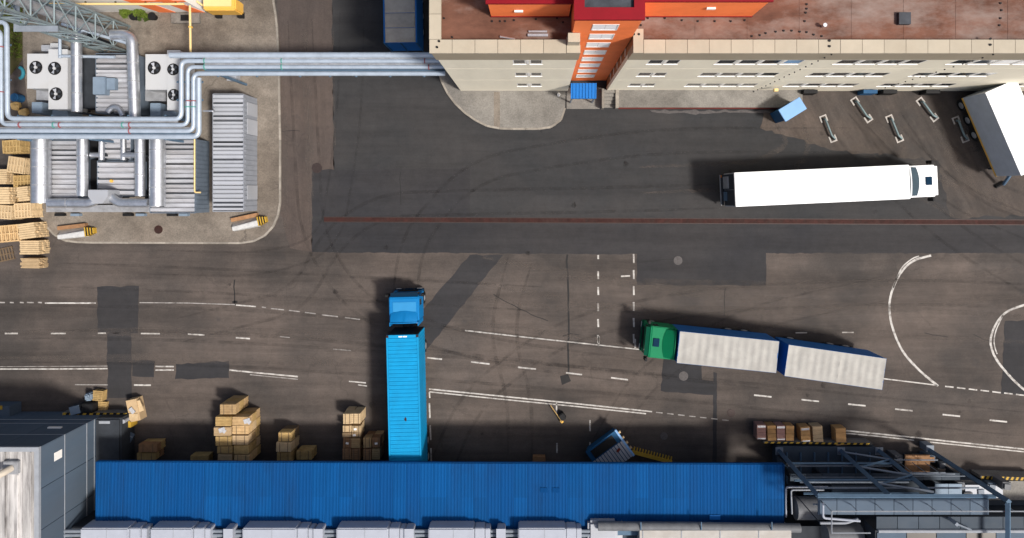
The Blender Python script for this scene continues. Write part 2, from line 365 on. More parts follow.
line([(229.5,370),(262,373.2),(298,376.6)],1.8); line([(250,374.6),(298,379.2)],1.1,"road_paint_worn")
line([(349,381.3),(366,382.8)],1.4); line([(358,384.8),(367,386)],1.2)
dash((75,384.6),(108,384.8),1.2,"road_paint_worn"); dash((134,385),(151,385.2),1.8)
line([(465,330.4),(520,336.6),(580,343),(640,349.4)],1.5)
for a,b in (((427,357.6),(442,359.2)),((471,361.8),(489.5,364)),((518,367.2),(536,369.2)),((566,372.8),(582,374.6)),((611,377.6),(628,379.8))): dash(a,b,1.8)
line([(429,389),(500,396),(580,404),(652,411.6)],1.6); line([(429.5,391.8),(500,399),(580,406.8),(646,413.6)],1.4)
for k in range(7):
    x = 656+k*11; dash((x,412.2+k*1.25),(x+6.5,412.9+k*1.25),1.2,"road_paint_worn")
dash((424.6,374),(425.4,407),1.5); dash((429.4,392),(429.8,398),1.6); dash((429.4,403),(430,418),1.8); dash((430.2,425),(430.8,440),1.8); dash((431,448),(431.4,462),1.8)
for k in range(6):
    y = 255+k*16; dash((598,y),(598.3,y+(8 if k else 4)),2.0)
    dash((633.6,y-1),(633.9,y+8),2.0)
dash((598.5,336),(598.6,346),1.8); dash((635,339),(635.2,348),2)
dash((621,276.3),(630,275.9),1.8)
for x,y,y2 in ((556.5,402,414),(557,443,453),(590,420,431),(590,442,452)): dash((x,y),(x,y2),1.7)
line([(868,376.8),(900,380.6),(937,385.2)],1.4)
for k in range(8):
    x = 945+k*11.8; dash((x,386.2+k*1.35),(x+8.5,387.2+k*1.35),1.6)
for x,y in ((754,395),(801.5,399.6),(848,404),(895,409),(942.5,414.4),(989.5,420)): dash((x,y),(x+17.5,y+1.8),1.8)
for x,y in ((795.5,332.7),(842,332.4)): dash((x,y),(x+11.5,y),1.4)
line([(846,430.6),(900,436),(960,442.4),(1030,449.6)],1.7); line([(846,433.2),(880,436.4),(914,440.2)],1.4); line([(930,442),(980,447.2),(1030,452.4)],1.4)
line(spl([(938,386),(918,369),(902,350),(892,326),(889.4,305),(893,288),(902,271),(914,260.5),(931,255.5)]),2.6,"road_paint",3,"painted_arc")
line(spl([(893,288),(901,269),(911,259.5),(919,256)]),1.4,"road_paint",3,"painted_arc")
line(spl([(1040,401),(1022,388),(1006,372),(995,357),(990.5,343),(993,330),(1000,318),(1010,310),(1030,303)]),2.6,"road_paint",3,"painted_arc")
line(spl([(997,354),(994,343),(996,330),(1003,315)]),1.4,"road_paint",3,"painted_arc")
def crack(pts, wpx): 
    P = []
    for i in range(len(pts)-1):
        a, b = pts[i], pts[i+1]; n = max(2, int(math.hypot(b[0]-a[0], b[1]-a[1])/6))
        P += [(a[0]+(b[0]-a[0])*k/n+random.uniform(-.7,.7), a[1]+(b[1]-a[1])*k/n+random.uniform(-.7,.7)) for k in range(n)]
    line(P+[pts[-1]], wpx, "sealant", 2, "crack_seal")
crack([(567,254),(568,300),(568.5,372)],1.7); crack([(234,280),(235,305)],1.1); crack([(232.5,302),(237.5,302)],2.2)
crack([(493,294),(520,309),(548,321)],0.7); crack([(562,336),(571,333),(579,335)],0.8); crack([(725,288),(724,316)],0.7)
crack([(400,172),(401,205)],0.6); crack([(973,335),(990,341)],0.6); crack([(925,333),(948,337)],0.7); crack([(640,262),(680,258)],0.5); crack([(248,132),(300,131)],0.5)

def wear_mat(name, col, amt):
    m = bpy.data.materials.new(name); m.use_nodes = True; N = m.node_tree.nodes; L = m.node_tree.links
    b = N["Principled BSDF"]; b.inputs["Base Color"].default_value = (*col,1); b.inputs["Roughness"].default_value = .9; b.inputs["Specular IOR Level"].default_value = .2
    g_ = N.new("ShaderNodeNewGeometry"); n_ = N.new("ShaderNodeTexNoise"); n_.inputs["Scale"].default_value = .9; n_.inputs["Detail"].default_value = 8; n_.inputs["Roughness"].default_value = .75
    L.new(g_.outputs["Position"], n_.inputs["Vector"]); r_ = N.new("ShaderNodeMapRange"); r_.inputs[1].default_value = .38; r_.inputs[2].default_value = .68; r_.inputs[4].default_value = amt
    L.new(n_.outputs[0], r_.inputs[0]); L.new(r_.outputs[0], b.inputs["Alpha"]); MAT[name] = m
wear_mat("tyre_dark", (0.022,0.02,0.019), .26); wear_mat("tyre_pale", (0.125,0.105,0.092), .4); wear_mat("oil", (0.022,0.02,0.019), .6)
wr_ = random.Random(11); wz = [0.0162]
def wear(pts, wpx, m):
    wz[0] += 0.00015
    P = [Vector((*W(*p),0)) for p in pts]; Q = [Vector(q) for q in bend(P, 12, 10)]; wd = wpx/PXM/2; l=[]; r=[]
    for i,p in enumerate(Q):
        t_ = (Q[min(i+1,len(Q)-1)]-Q[max(i-1,0)]).normalized(); n_ = Vector((-t_.y,t_.x,0)); e = wd*(1 if 0<i<len(Q)-1 else .3); l.append(p+n_*e); r.append(p-n_*e)
    n = len(Q); part("tyre_mark", MB().add([(p.x,p.y,wz[0]) for p in l]+[(p.x,p.y,wz[0]) for p in r],[(i,i+n,i+1+n,i+1) for i in range(n-1)]), m, yard)
def track(pts, m="tyre_dark", w_=2.6, gauge=24):
    P = [Vector(p) for p in pts]
    for sgn in (-1,1):
        out = []
        for i,p in enumerate(P):
            t_ = (P[min(i+1,len(P)-1)]-P[max(i-1,0)]).normalized(); out.append(tuple(p+Vector((-t_.y,t_.x))*gauge/2*sgn))
        wear(out, w_, m)
for tr in ([(1100,300),(900,290),(700,300),(560,330),(470,400),(440,470)],[(20,350),(200,352),(420,366),(640,384),(1060,428)],[(40,318),(240,320),(430,338),(640,362),(760,376)],
           [(300,20),(306,140),(312,240),(360,310),(480,350),(640,372)],[(404,300),(412,240),(470,170),(640,140),(860,140)],[(720,196),(600,200),(480,202),(380,205),(330,240),(300,300),(180,330)],
           [(860,100),(905,150),(960,200),(1060,240)],[(830,110),(880,170),(950,235),(1060,300)],[(910,105),(950,165),(1010,205),(1080,220)],[(520,260),(500,330),(520,400),(520,455)],[(600,452),(640,380),(740,320),(900,285)],[(60,275),(200,280),(380,290),(560,300)],[(150,262),(260,265),(330,245),(350,120),(352,10)]):
    track(tr, "tyre_dark", wr_.uniform(2.2,4), 24)
for tr in ([(0,345),(250,345),(430,352)],[(480,270),(700,310),(1040,330)],[(790,120),(800,150),(760,175),(640,180)],[(850,118),(890,160),(960,205)],[(945,120),(975,170),(1030,205)],[(560,290),(640,296),(860,300),(1040,280)],[(290,30),(296,120),(298,230)],[(320,30),(322,150)],[(470,310),(540,318),(620,330)]):
    track(tr, "tyre_pale", wr_.uniform(5,11), 26)
for k in range(30):
    px,py = wr_.uniform(5,1020), wr_.uniform(112,440); x,y = W(px,py); r_ = wr_.uniform(.06,.3); wz[0] += .00015
    part("oil_stain", MB().sheet([(x+math.cos(a*.45)*r_*wr_.uniform(.5,1.2),y+math.sin(a*.45)*r_*wr_.uniform(.5,1.2)) for a in range(14)], wz[0]), "oil", yard)
# drain channel: rusty slot with grate pieces -------------------------------
dr0, dr1 = Vector(W(324,219.4)), Vector(W(1040,222.4)); dd = (dr1-dr0); nd = int(dd.length/1.0); ang = math.atan2(dd.y, dd.x)
dmb = MB(); dmb.rbox(((dr0+dr1).x/2,(dr0+dr1).y/2,0.013),(dd.length,0.38,0.012),ang)
for s_ in (-1,1):
    nrm = Vector((-math.sin(ang), math.cos(ang)))*0.20*s_; dmb.rbox(((dr0+dr1).x/2+nrm.x,(dr0+dr1).y/2+nrm.y,0.018),(dd.length,0.06,0.024),ang)
drain = struct("drain_channel", dmb, "iron", yard)
gm = MB().rbox((0,0,0),(0.995,0.34,0.012))
for k in range(5): gm.rbox((-0.4+0.2*k,0,0.009),(0.05,0.2,0.006))
gme = gm.mesh("drain_grate","rust_channel")
for k in range(nd):
    p = dr0+dd*((k+.5)/nd); o = link("drain_grate", gme, drain, (p.x,p.y,0.028), ang)
# manhole covers and small surface items -------------------------------------
def cover(px, py, r, m, name="manhole_cover"):
    x, y = W(px,py); mb = MB(); mb.prism(arc(x,y,r,0,342,19), 0.006, 0.026)
    for k in range(3): mb.rbox((x,y-0.12+0.12*k,0.029),(r*1.2,0.04,0.006))
    return part(name, mb, m, yard)
cover(678,260.5,0.36,"cover_light"); cover(683.5,376,0.38,"cover_light"); cover(731,413,0.33,"iron"); cover(664,436,0.3,"cover_light"); cover(317,168,0.42,"iron")

# ================================================================== CONCRETE PAD (upper left)
def kerbed(name, px, m, h=0.14, kw=0.22, kerb_range=None):
    P = [W(*p) for p in px]; o = struct(name, MB().prism(P, 0.0, h), m)
    # kerb stones round the visible edge, 1 m each
    pl = [Vector(p) for p in P]; segs = []
    i0, i1 = kerb_range
    path = pl[i0:i1+1]; acc = []
    L_ = [0.0]
    for a, b in zip(path, path[1:]): L_.append(L_[-1]+(b-a).length)
    n = int(L_[-1]/1.0)
    def at(d):
        for i in range(len(path)-1):
            if d <= L_[i+1] + 1e-6: return path[i].lerp(path[i+1], (d-L_[i])/max(1e-6,L_[i+1]-L_[i]))
        return path[-1]
    for k in range(n):
        a, b = at(L_[-1]*k/n), at(L_[-1]*(k+1)/n); c = (a+b)/2; d = b-a
        part("kerb_stone", MB().rbox((c.x,c.y,h/2+0.004),(d.length-0.02,kw,h+0.008+random.uniform(0,.006)),math.atan2(d.y,d.x)), "kerb_stone", o)
    return o
padpx = [(24,-60),(24,60),(33,140),(35,190),(38,207),(44,222),(54,234),(66,240.5),(82,242.5),(245,243),(259,240),(270,232),(277,221),(280.5,206),(280.5,140),(279,60),(277,20),(274,4),(273,-60)]
pad = kerbed("concrete_pad", padpx, "concrete_pad", 0.14, 0.15, (2,18))
# grass and soil bed at the corner
bed = struct("planting_bed", MB().prism([W(-30,-60),W(23.5,-60),W(23.5,58),W(-30,130)],0,0.05), "soil")
gr = MB()
for k in range(2600):
    x = random.uniform(-10,23); y = random.uniform(-5,58)
    if random.random() < 0.3 + 0.5*math.sin(x*0.5+y*0.3)**2: continue
    X, Y = W(x,y); a = random.uniform(0,6.28); hh = random.uniform(.08,.3); ww = random.uniform(.03,.07)
    gr.add([(X-ww*math.cos(a),Y-ww*math.sin(a),.05),(X+ww*math.cos(a),Y+ww*math.sin(a),.05),(X+random.uniform(-.2,.2),Y+random.uniform(-.2,.2),.05+hh)],[(0,1,2)])
gr.open = True
go = part("grass", gr, "leaf", None); go["kind"] = "stuff"; go["label"] = "rough weedy grass in the soil bed beside the concrete pad"; go["category"] = "grass"

# ================================================================== BEIGE BUILDING (top)
FY = 8.455; XL, XR = -6.18, 46.0; G0, G1 = 2.5, 5.67; HB = 15.6; YB = 30.0
bld = thing("beige_building", "long beige factory building with orange stair tower and brown flat roof along the top", "building", (0,FY,0))
def lp(x): return x
WX = [(-1.53,-.72),(-.45,.34),(7.06,8.0),(8.2,9.05),(11.44,12.6),(12.85,14.05),(14.28,15.45),(15.7,16.85),(19.1,20.35),(20.6,21.8),(22.05,23.2),(23.4,24.55),(26.4,27.6),(27.85,29.05),(29.3,30.5),(30.75,31.95),(36,37.2),(37.5,38.7)]
WZ = [(2.45,3.75),(7.0,8.35),(11.5,12.85)]
bands = [(0.0,5.35),(5.39,9.85),(9.89,13.3)]
def wall_holes(x0,x1,z0,z1,holes,th=0.32):
    xs = sorted({x0,x1}|{v for h in holes for v in h[:2]}); zs = sorted({z0,z1}|{v for h in holes for v in h[2:]})
    mb = MB(); solid = {}
    for i in range(len(xs)-1):
        for k in range(len(zs)-1):
            cx, cz = (xs[i]+xs[i+1])/2, (zs[k]+zs[k+1])/2
            solid[i,k] = not any(h[0]<cx<h[1] and h[2]<cz<h[3] for h in holes)
    for (i,k), s_ in solid.items():
        a,b,c,d = xs[i],xs[i+1],zs[k],zs[k+1]
        if s_: mb.add([(a,0,c),(b,0,c),(b,0,d),(a,0,d)],[(0,1,2,3)])
        for di,dk,q in ((-1,0,[(a,0,c),(a,0,d),(a,th,d),(a,th,c)]),(1,0,[(b,0,d),(b,0,c),(b,th,c),(b,th,d)]),(0,-1,[(b,0,c),(a,0,c),(a,th,c),(b,th,c)]),(0,1,[(a,0,d),(b,0,d),(b,th,d),(a,th,d)])):
            nb = solid.get((i+di,k+dk), False)
            if s_ and not nb: mb.add(q,[(0,1,2,3)])
    mb.open = True
    return mb
for bi,(z0,z1) in enumerate(bands):
    for (a,b) in ((XL,G0),(G1,XR)):
        hs = [(x0,x1,*WZ[bi]) for (x0,x1) in WX if a<x0<b]
        part("wall_band", wall_holes(a,b,z0,z1,hs), "wall_beige", bld)
for (a,b) in ((XL,G0),(G1,XR)):
    core = MB().box(a+0.01,b-0.01,0.33,YB-FY,0,14.9); 
    part("wall_core", core, "wall_tan", bld)
    part("parapet_band", MB().box(a-0.06,b+(0.06 if b<10 else 0),-0.09,0.36,13.34,15.45), "wall_tan", bld)
part("west_wall", MB().box(XL-0.002,XL+0.30,0.37,YB-FY,0,15.45), "wall_beige", bld)
part("tower_side_wall", MB().box(G1-0.004,G1+0.3,0.37,3.0,0,15.4), "brick_orange", bld)
for z in (3.0,5.2,7.4,9.6,11.8): part("tower_side_ledge", MB().box(G1-0.05,G1-0.005,0.4,2.8,z,z+.12), "wall_beige", bld)
part("corner_trim", MB().box(G1-0.035,G1+0.25,-0.035,0.30,0.02,13.3), "wall_beige", bld)
# windows
for bi,(z0,z1) in enumerate(WZ):
    for (x0,x1) in WX:
        f = MB()
        f.box(x0,x1,.002,0.06,z0,z0+.1).box(x0,x1,.002,0.06,z1-.05,z1).box(x0,x0+.06,.002,0.06,z0+.1,z1-.05).box(x1-.06,x1,.002,0.06,z0+.1,z1-.05)
        wn = part("window", f, "window_white", bld)
        part("pane", MB().box(x0+.06,x1-.06,0.006,0.03,z0+.1,z1-.05), "glass_dark", wn)
        part("sill", MB().box(x0-.04,x1+.04,-0.04,0.05,z0-.06,z0-.004), "window_white", wn)
    grp = [(WX[0],WX[1]),(WX[2],WX[3]),(WX[4],WX[7]),(WX[8],WX[11]),(WX[12],WX[15])]
    for a,b in grp:
        for q in [k for k in WX if a[1]<=k[0]<=b[0]]:
            pv = WX[WX.index(q)-1]; part("mullion_panel", MB().box(pv[1]+.045,q[0]-.045,-0.012,-0.004,z0-.02,z1), "window_white", bld)
# coping slabs
def coping_run(x0,x1,y0,y1,z0,z1,n,axis='x'):
    for k in range(n):
        if axis=='x':
            a,b = x0+(x1-x0)*k/n, x0+(x1-x0)*(k+1)/n; part("coping_slab", MB().box(a+.012,b-.012,y0,y1,z0,z1+random.uniform(0,.01)), "coping_beige", bld)
        else:
            a,b = y0+(y1-y0)*k/n, y0+(y1-y0)*(k+1)/n; part("coping_slab", MB().box(x0,x1,a+.012,b-.012,z0,z1+random.uniform(0,.01)), "coping_beige", bld)
coping_run(XL-.14,1.72,-.14,.66,15.46,15.6,6); coping_run(6.26,XR,-.14,.66,15.46,15.6,31)
coping_run(1.74,G0+.02,-.14,.83,15.46,15.63,1,'y'); coping_run(G1-.02,6.24,-.14,1.3,15.46,15.63,1,'y')
part("parapet_pier", MB().box(1.78,G0-.03,.3,.82,15.64,16.6), "coping_beige", bld)
coping_run(XL-.14,XL+.55,.67,YB-FY,15.46,15.6,14,'y')
part("inner_parapet", MB().box(XL+.3,XL+.5,.37,YB-FY,14.9,15.45).box(XL+.5,1.73,.37,.6,14.9,15.45).box(6.25,XR,.37,.6,14.9,15.45), "wall_tan", bld)
rf = part("flat_roof", MB().box(XL+.5,2.4,.6,YB-FY,14.9,15.02).box(5.8,XR,.6,YB-FY,14.9,15.02), "roof_brown", bld)
for k in range(1,12): part("roof_seam", MB().box(6.3+k*3.1,6.36+k*3.1,.62,YB-FY,15.02,15.035), "roof_brown", rf)
for k in range(3): part("roof_seam", MB().box(6.3,XR,1.0+k*.95,1.05+k*.95,15.021,15.032), "roof_brown", rf)
# penthouses with orange walls and red copings
def pent(x0,x1,y0,zt):
    part("penthouse_wall", MB().box(x0,x1,y0,YB-FY,15.0,zt), "orange_wall", bld)
    part("red_coping", MB().box(x0-.1,x1+.1,y0-.1,y0+.55,zt+.01,zt+.2).box(x0-.1,x0+.5,y0+.55,YB-FY,zt+.01,zt+.2), "red_coping", bld)
    part("red_base_trim", MB().box(x0-.03,x1+.03,y0-.04,y0-.004,15.03,15.16), "red_coping", bld)
pent(-2.72,1.9,2.15,18.0); pent(5.6,12.75,2.15,18.4)
part("penthouse_vent", MB().box(-1.3,-.8,2.05,2.15,16.3,16.5).box(9.6,10.1,2.05,2.15,16.9,17.1), "window_white", bld)
# stair tower
TY = 0.85
tw = part("tower_wall", MB().box(2.04,5.6,TY+.22,6.0,0,19.6), "orange_wall", bld)
part("tower_facade", wall_holes(2.04,5.6,0,19.6,[(3.05,4.5,17.8-2.23*k-.66,17.8-2.23*k+.66) for k in range(8)],0.2), "orange_wall", bld).location = (0,TY,0)
for k in range(8):
    zc = 17.8-2.23*k
    f = part("tower_window", MB().box(3.05,4.5,TY-.02,TY+.05,zc-.66,zc-.6).box(3.05,4.5,TY-.02,TY+.05,zc+.6,zc+.66).box(3.05,3.11,TY-.02,TY+.05,zc-.6,zc+.6).box(4.44,4.5,TY-.02,TY+.05,zc-.6,zc+.6), "window_white", bld)
    for a,b in ((3.11,3.77),(3.79,4.44)): part("pane", MB().box(a,b,TY+.0,TY+.03,zc-.6,zc+.6), "glass_frost", f)
part("tower_coping", MB().box(1.94,5.68,TY-.1,TY+.55,19.62,19.85).box(1.94,2.5,TY+.55,6,19.62,19.85).box(5.1,5.68,TY+.55,6,19.62,19.85), "red_coping", bld)
part("tower_roof", MB().box(2.5,5.1,TY+.55,6,19.4,19.62), "roof_grey", bld)
# lightning wire holders on the roof
wb = MB(); dots = [(443+random.uniform(0,3),18),(452,37),(492,21),(500,21),(505,21),(514,20),(536,19),(557,18),(563,22),(641,25),(648,18),(665,18),(682,20),(698,21),(715,21),(731,21),(745,20),(752,16),(752,36),(760,35),(766,33),(776,31.5),(784,30.5),(792,30.5),(800,31.5),(807,32),(814,34.5),(805,21),(806,12.5),(807,8.5),(807,4),(822,36),(1000,25),(1001,18),(1002,10),(1001,3)]
for (px,py) in dots:
    x,y = W(px,py,15.1); y -= FY
    if y > .7: wb.prism(arc(x,y,.06,0,315,7),15.03,15.09)
for (px,py) in ((439,41),(437,47),(634,34),(639,34),(830,40.5),(830,46),(991,38.5),(991,44.5)):
    x,y = W(px,py,15.7); wb.prism(arc(x,y-FY,.07,0,315,7),15.62,15.68)
o = part("wire_holders", wb, "black", bld); o["kind"] = "stuff"
wr = MB()
for a,b in (((830,52),(752,91)),((991,51),(897,90))):
    zt = 15.3
    xa = (a[0]-NX)/S(15); xb = (b[0]-NX)/S(0.5)
    for k in range(16):
        t = k/15; x = xa; z = 15.2-14.6*t; wr.box(x-.03,x+.03,-.17,-.10,z-.05,z+.05)
o = part("wire_clips", wr, "black", bld); o["kind"] = "stuff"
part("roof_hatch", MB().box(21.4,22.1,1.65,2.35,15.02,15.3), "roof_grey", bld)
part("roof_pipe", MB().tube([(-2.2,.95,15.12),(-1.3,.8,15.12)],.06,8).box(-.55,.65,.95,1.1,15.03,15.2).box(-.5,.6,1.2,1.3,15.03,15.15), "galv", bld)
part("roof_vent", MB().tube([(16.95,1.55,15),(16.95,1.55,15.4)],.07,10).tube([(16.95,1.55,15.4),(16.95,1.55,15.5)],.12,10), "galv", bld)
# entrance: blue awning, dock, steps
aw = thing("entrance_awning", "small bright blue ribbed awning over the orange tower entrance", "awning", (0,FY,0))
am = MB(); x0,x1 = 2.6,4.55
for k in range(8):
    a = x0+(x1-x0)*k/8; am.add([(a,.1,3.3),(a+.16,.1,3.3),(a+.16,-1.05,3.1),(a,-1.05,3.1),(a+.16,.1,3.36),(a+.244,.1,3.36),(a+.244,-1.05,3.16),(a+.16,-1.05,3.16)],[(0,3,2,1),(4,7,6,5),(1,2,7,4)])
am.open = True; part("awning_sheet", am, "blue_awning", aw)
part("awning_frame", MB().box(x0,x1,-1.06,-.98,2.9,3.08).box(x0,x0+.06,-.98,.1,2.9,3.08).box(x1-.06,x1,-.98,.1,2.9,3.08), "booth_side", aw)
for x in (x0+.1,x1-.1): part("post", MB().box(x-.05,x+.05,-1.0,-.9,0,2.9), "steel_light", aw)
side = kerbed("pavement", [(438,70),(441,80),(449,96),(459,108),(472,118.5),(487,126),(502,129),(545,129),(555,126),(562,119),(565,108),(566,86),(470,70)], "concrete_grey", 0.13, 0.16, (0,10))
part("paving_strip", MB().prism([W(494,92),W(500,92),W(500,127.5),W(494,127)],0.131,0.137), "concrete_pad", side)
entry = struct("entrance_slab", MB().prism([W(566.5,88),W(603,88),W(603,109),W(566.5,109)],0,0.12), "concrete_grey")
dock = struct("loading_ledge", MB().prism([W(618,88),W(800,88),W(800,108.3),W(618,108.3)],0,0.55), "concrete_grey")
part("red_edge", MB().prism([W(618,108.4),W(782,108.4),W(782,109.1),W(618,109.1)],0,0.42), "rust_red", dock)
part("ledge_wall", MB().prism([W(614.6,90),W(617.8,90),W(617.8,109),W(614.6,109)],0,0.75), "kerb_stone", dock)
st = thing("entrance_steps", "short concrete steps between the blue awning and the long ledge", "steps", (*W(609,99),0))
for k in range(5): part("step", MB().box(-.46,.46,-.72+k*.28,-.72+(k+1)*.28-.01,0,.12+.13*k), "concrete_grey", st)
part("stair_wall", MB().box(-.66,-.48,-.85,.7,0,.95), "kerb_stone", st)
spill = part("salt_spill", MB().sheet(rough_poly([W(650,110.2),W(795,110.5),W(793,113.5),W(740,112.6),W(690,114),W(652,112)],.4,.1),ZL[2]), "cover_light", yard)
single("bollard", MB().tube([(*W(558.5,95.5),.13),(*W(558.5,95.5),.75)],.13,12).tube([(*W(558.5,95.5),.75),(*W(558.5,95.5),.83)],[.13,.06],12), "window_white", "short white bollard on the curved pavement by the building corner", "bollard", smooth=True)
# light blue booth
bx, by = W(792.7,109.3,2.4); bt = thing("booth", "light blue flat-roofed booth standing askew against the ledge", "booth", (bx,by,0), R(31.5))
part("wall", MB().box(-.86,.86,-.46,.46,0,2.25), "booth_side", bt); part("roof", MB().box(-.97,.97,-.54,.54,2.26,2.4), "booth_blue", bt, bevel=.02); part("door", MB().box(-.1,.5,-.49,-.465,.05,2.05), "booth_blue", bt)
# dock doors at the foot of the facade
for px in (812,872,892,935,1016):
    x = (px-NX)/12.6; o = part("dock_leveller", MB().box(x-.55,x+.55,-.35,-.06,0.02,1.1), "black" if px!=872 else "booth_side", bld)
part("dock_lamp", MB().box(18.45,18.75,-.4,-.17,2.2,2.5), "gas_yellow_pale", bld)

# ================================================================== WHEEL GUIDES
for k,(a,b) in enumerate((((823,117.5),(832,141)),((854,100),(868,121)),((889,117.5),(898.5,141)),((919.5,100.5),(934,120)),((955.5,119),(964,141)))):
    A,B = V3(*a,0), V3(*b,0); d = B-A; L_ = d.length; an = math.atan2(d.y,d.x)
    t = thing("wheel_guide", f"steel wheel guide rail with white feet on the dock asphalt, {ORD[k]} from the blue booth", "wheel guide", (A.x,A.y,0), an, "wheel guides in front of the docks")
    part("rail", MB().tube(bend([(0.15,0,.05),(.15,0,.32),(L_*.78,0,.32),(L_-.1,.18,.30),(L_-.1,.2,.05)],.12),.085,10), "guide_steel", t, smooth=True)
    for x in (0.12, L_-.12):
        y = 0 if x < 1 else .12
        part("foot_plate", MB().box(x-.3,x+.25,y-.3,y-.18,0.02,.05).box(x-.3,x+.25,y+.18,y+.3,0.02,.05).box(x-.3 if x<1 else x+.14,x-.19 if x<1 else x+.25,y-.18,y+.18,0.02,.05), "guide_white", t)

# ================================================================== TRUCKS
def wheel(parent, x, y, r=.5, wd=.3):
    s_ = 1 if y > 0 else -1
    w_ = part("wheel", MB().tube([(x,y-wd/2,r),(x,y+wd/2,r)],r,20), "rubber", parent, smooth=True)
    part("rim", MB().tube([(x,y+s_*wd/2,r),(x,y+s_*(wd/2+.03),r)],[r*.55,r*.35],14), "galv_dull", w_, smooth=True)
def cab(parent, x0, paint, dark, zr=3.15, hatch=True, L_=2.2, wd=2.42, fair=.55, lip=None, topmat=None):
    """cab-over tractor cab; front face at x0+L_, looking to +x"""
    hw = wd/2; x1 = x0+L_
    prof = [(x0,.95),(x0,zr-.10),(x0+.12,zr),(x1-.32,zr),(x1-.18,zr-.10),(x1-.04,1.75),(x1,1.5),(x1,.55),(x0+1.3,.55),(x0+1.3,.95)]
    part("cab_body", MB().xprof(prof,-hw,hw), paint, parent, bevel=.06, seg=3)
    if topmat: part("roof_panel", MB().box(x0+.75,x1-.62,-hw+.22,hw-.3,zr+.002,zr+.025), topmat, parent, bevel=.01)
    part("windscreen", MB().add([(x1-.14,-hw+.13,zr-.22),(x1-.14,hw-.13,zr-.22),(x1-.025,hw-.1,1.85),(x1-.025,-hw+.1,1.85),(x1-.20,-hw+.13,zr-.24),(x1-.20,hw-.13,zr-.24),(x1-.1,hw-.1,1.83),(x1-.1,-hw+.1,1.83)],[(0,3,2,1),(4,5,6,7),(0,1,5,4),(1,2,6,5),(2,3,7,6),(3,0,4,7)]), "glass_dark", parent)
    part("sun_visor", MB().add([(x1-.2,-hw+.1,zr-.08),(x1-.2,hw-.1,zr-.08),(x1+.08,hw-.1,zr-.24),(x1+.08,-hw+.1,zr-.24),(x1-.2,-hw+.1,zr-.11),(x1-.2,hw-.1,zr-.11),(x1+.08,hw-.1,zr-.27),(x1+.08,-hw+.1,zr-.27)],[(0,3,2,1),(4,5,6,7),(0,1,5,4),(1,2,6,5),(2,3,7,6),(3,0,4,7)]), dark, parent)
    part("grille", MB().box(x1+.002,x1+.03,-hw+.35,hw-.35,.95,1.6).box(x1+.03,x1+.05,-hw+.4,hw-.4,1.05,1.1).box(x1+.03,x1+.05,-hw+.4,hw-.4,1.25,1.3), "black", parent)
    part("bumper", MB().box(x1-.25,x1+.10,-hw-.01,hw+.01,.35,.85), dark, parent, bevel=.05)
    for s_ in (-1,1):
        part("headlight", MB().box(x1+.10,x1+.13,s_*(hw-.32)-.2,s_*(hw-.32)+.2,.5,.72), "headlamp", parent)
        m_ = part("mirror", MB().rbox((x1-.14,s_*(hw+.24),2.45),(.2,.26,.8)), "black", parent, bevel=.03)
        part("mirror_arm", MB().bar((x1-.2,s_*(hw-.02),2.6),(x1-.18,s_*(hw+.2),2.6),.05), "black", m_)
        part("side_window", MB().box(x0+1.15,x1-.5,s_*hw-.012 if s_<0 else hw+.002-.01,s_*hw+.012,1.95,2.65), "glass_dark", parent)
        part("fairing_fin", MB().box(x0-.32,x0-.02,s_*(hw-.07)-.03,s_*(hw-.07)+.03,1.0,zr+.2), paint, parent)
    if hatch: part("roof_hatch", MB().box(x1-.98,x1-.5,-.32,.32,zr+.004,zr+.07), "hatch_navy", parent, bevel=.02)
    # roof air deflector: curved slope rising to the rear with raised lip
    n = 10; mb = MB(); P = []
    for k in range(n+1):
        y = -hw+.12 + (wd-.24)*k/n; c = 1-(2*k/n-1)**2
        P += [(x0+.62+.22*c,y,zr+.02),(x0+.02-.02*c,y,zr+.02+fair*(.72+.28*c)),(x0-.06,y,zr+.02+fair*(.70+.28*c)),(x0-.02,y,zr-.3)]
    F = []
    for k in range(n):
        for q in range(3): F.append((4*k+q,4*k+q+1,4*k+5+q,4*k+4+q))
    F += [(0,1,2,3),(4*n,4*n+3,4*n+2,4*n+1)]
    df = part("roof_deflector", mb.add(P,F), lip or dark, parent, smooth=True)
    part("deflector_lip", MB().tube([(x0-.03,-hw+.12+(wd-.24)*k/n,zr+.04+fair*(.71+.28*(1-(2*k/n-1)**2))) for k in range(n+1)],.055,6), paint, df, smooth=True)
    return x0
def chassis(parent, x0, x1, axles, z=.95):
    part("chassis", MB().box(x0,x1,-.45,-.33,z-.25,z).box(x0,x1,.33,.45,z-.25,z), "steel_dark", parent)
    for x in axles:
        for s_ in (-1,1): wheel(parent, x, s_*1.03)

# --- white semi truck (heading right)
x,y = W(735,189.7,4.0); x2,y2 = W(910,181.8,4.0); an = math.atan2(y2-y,x2-x); LT = math.hypot(x2-x,y2-y)
t = thing("semi_truck", "white articulated truck with plain white box trailer driving right above the drain", "truck", (x,y,0), an)
part("trailer_box", MB().box(0,LT,-1.29,1.29,1.05,4.0), "truck_white", t, bevel=.03)
part("roof_edge_rail", MB().box(-.02,.04,-1.27,1.27,1.1,4.02), "galv_dull", t)
part("rear_door", MB().box(-.05,-.021,-1.2,-.02,1.15,3.85).box(-.05,-.021,.02,1.2,1.15,3.85), "steel_dark", t)
part("tail_lift", MB().box(-.14,-.055,-1.2,1.2,.55,1.0), "steel_dark", t); part("tail_lift_plate", MB().box(-.13,-.055,.1,1.05,1.2,2.6), "galv_dull", t); part("tail_lift_box", MB().box(-.13,-.055,-.85,-.15,1.2,2.0), "steel_blue", t)
part("rear_bumper", MB().box(-.2,-.145,-1.22,1.22,.45,.62), "galv_dull", t); part("tail_light", MB().box(-.2,-.145,1.0,1.19,.80,.95), "tail_orange", t)
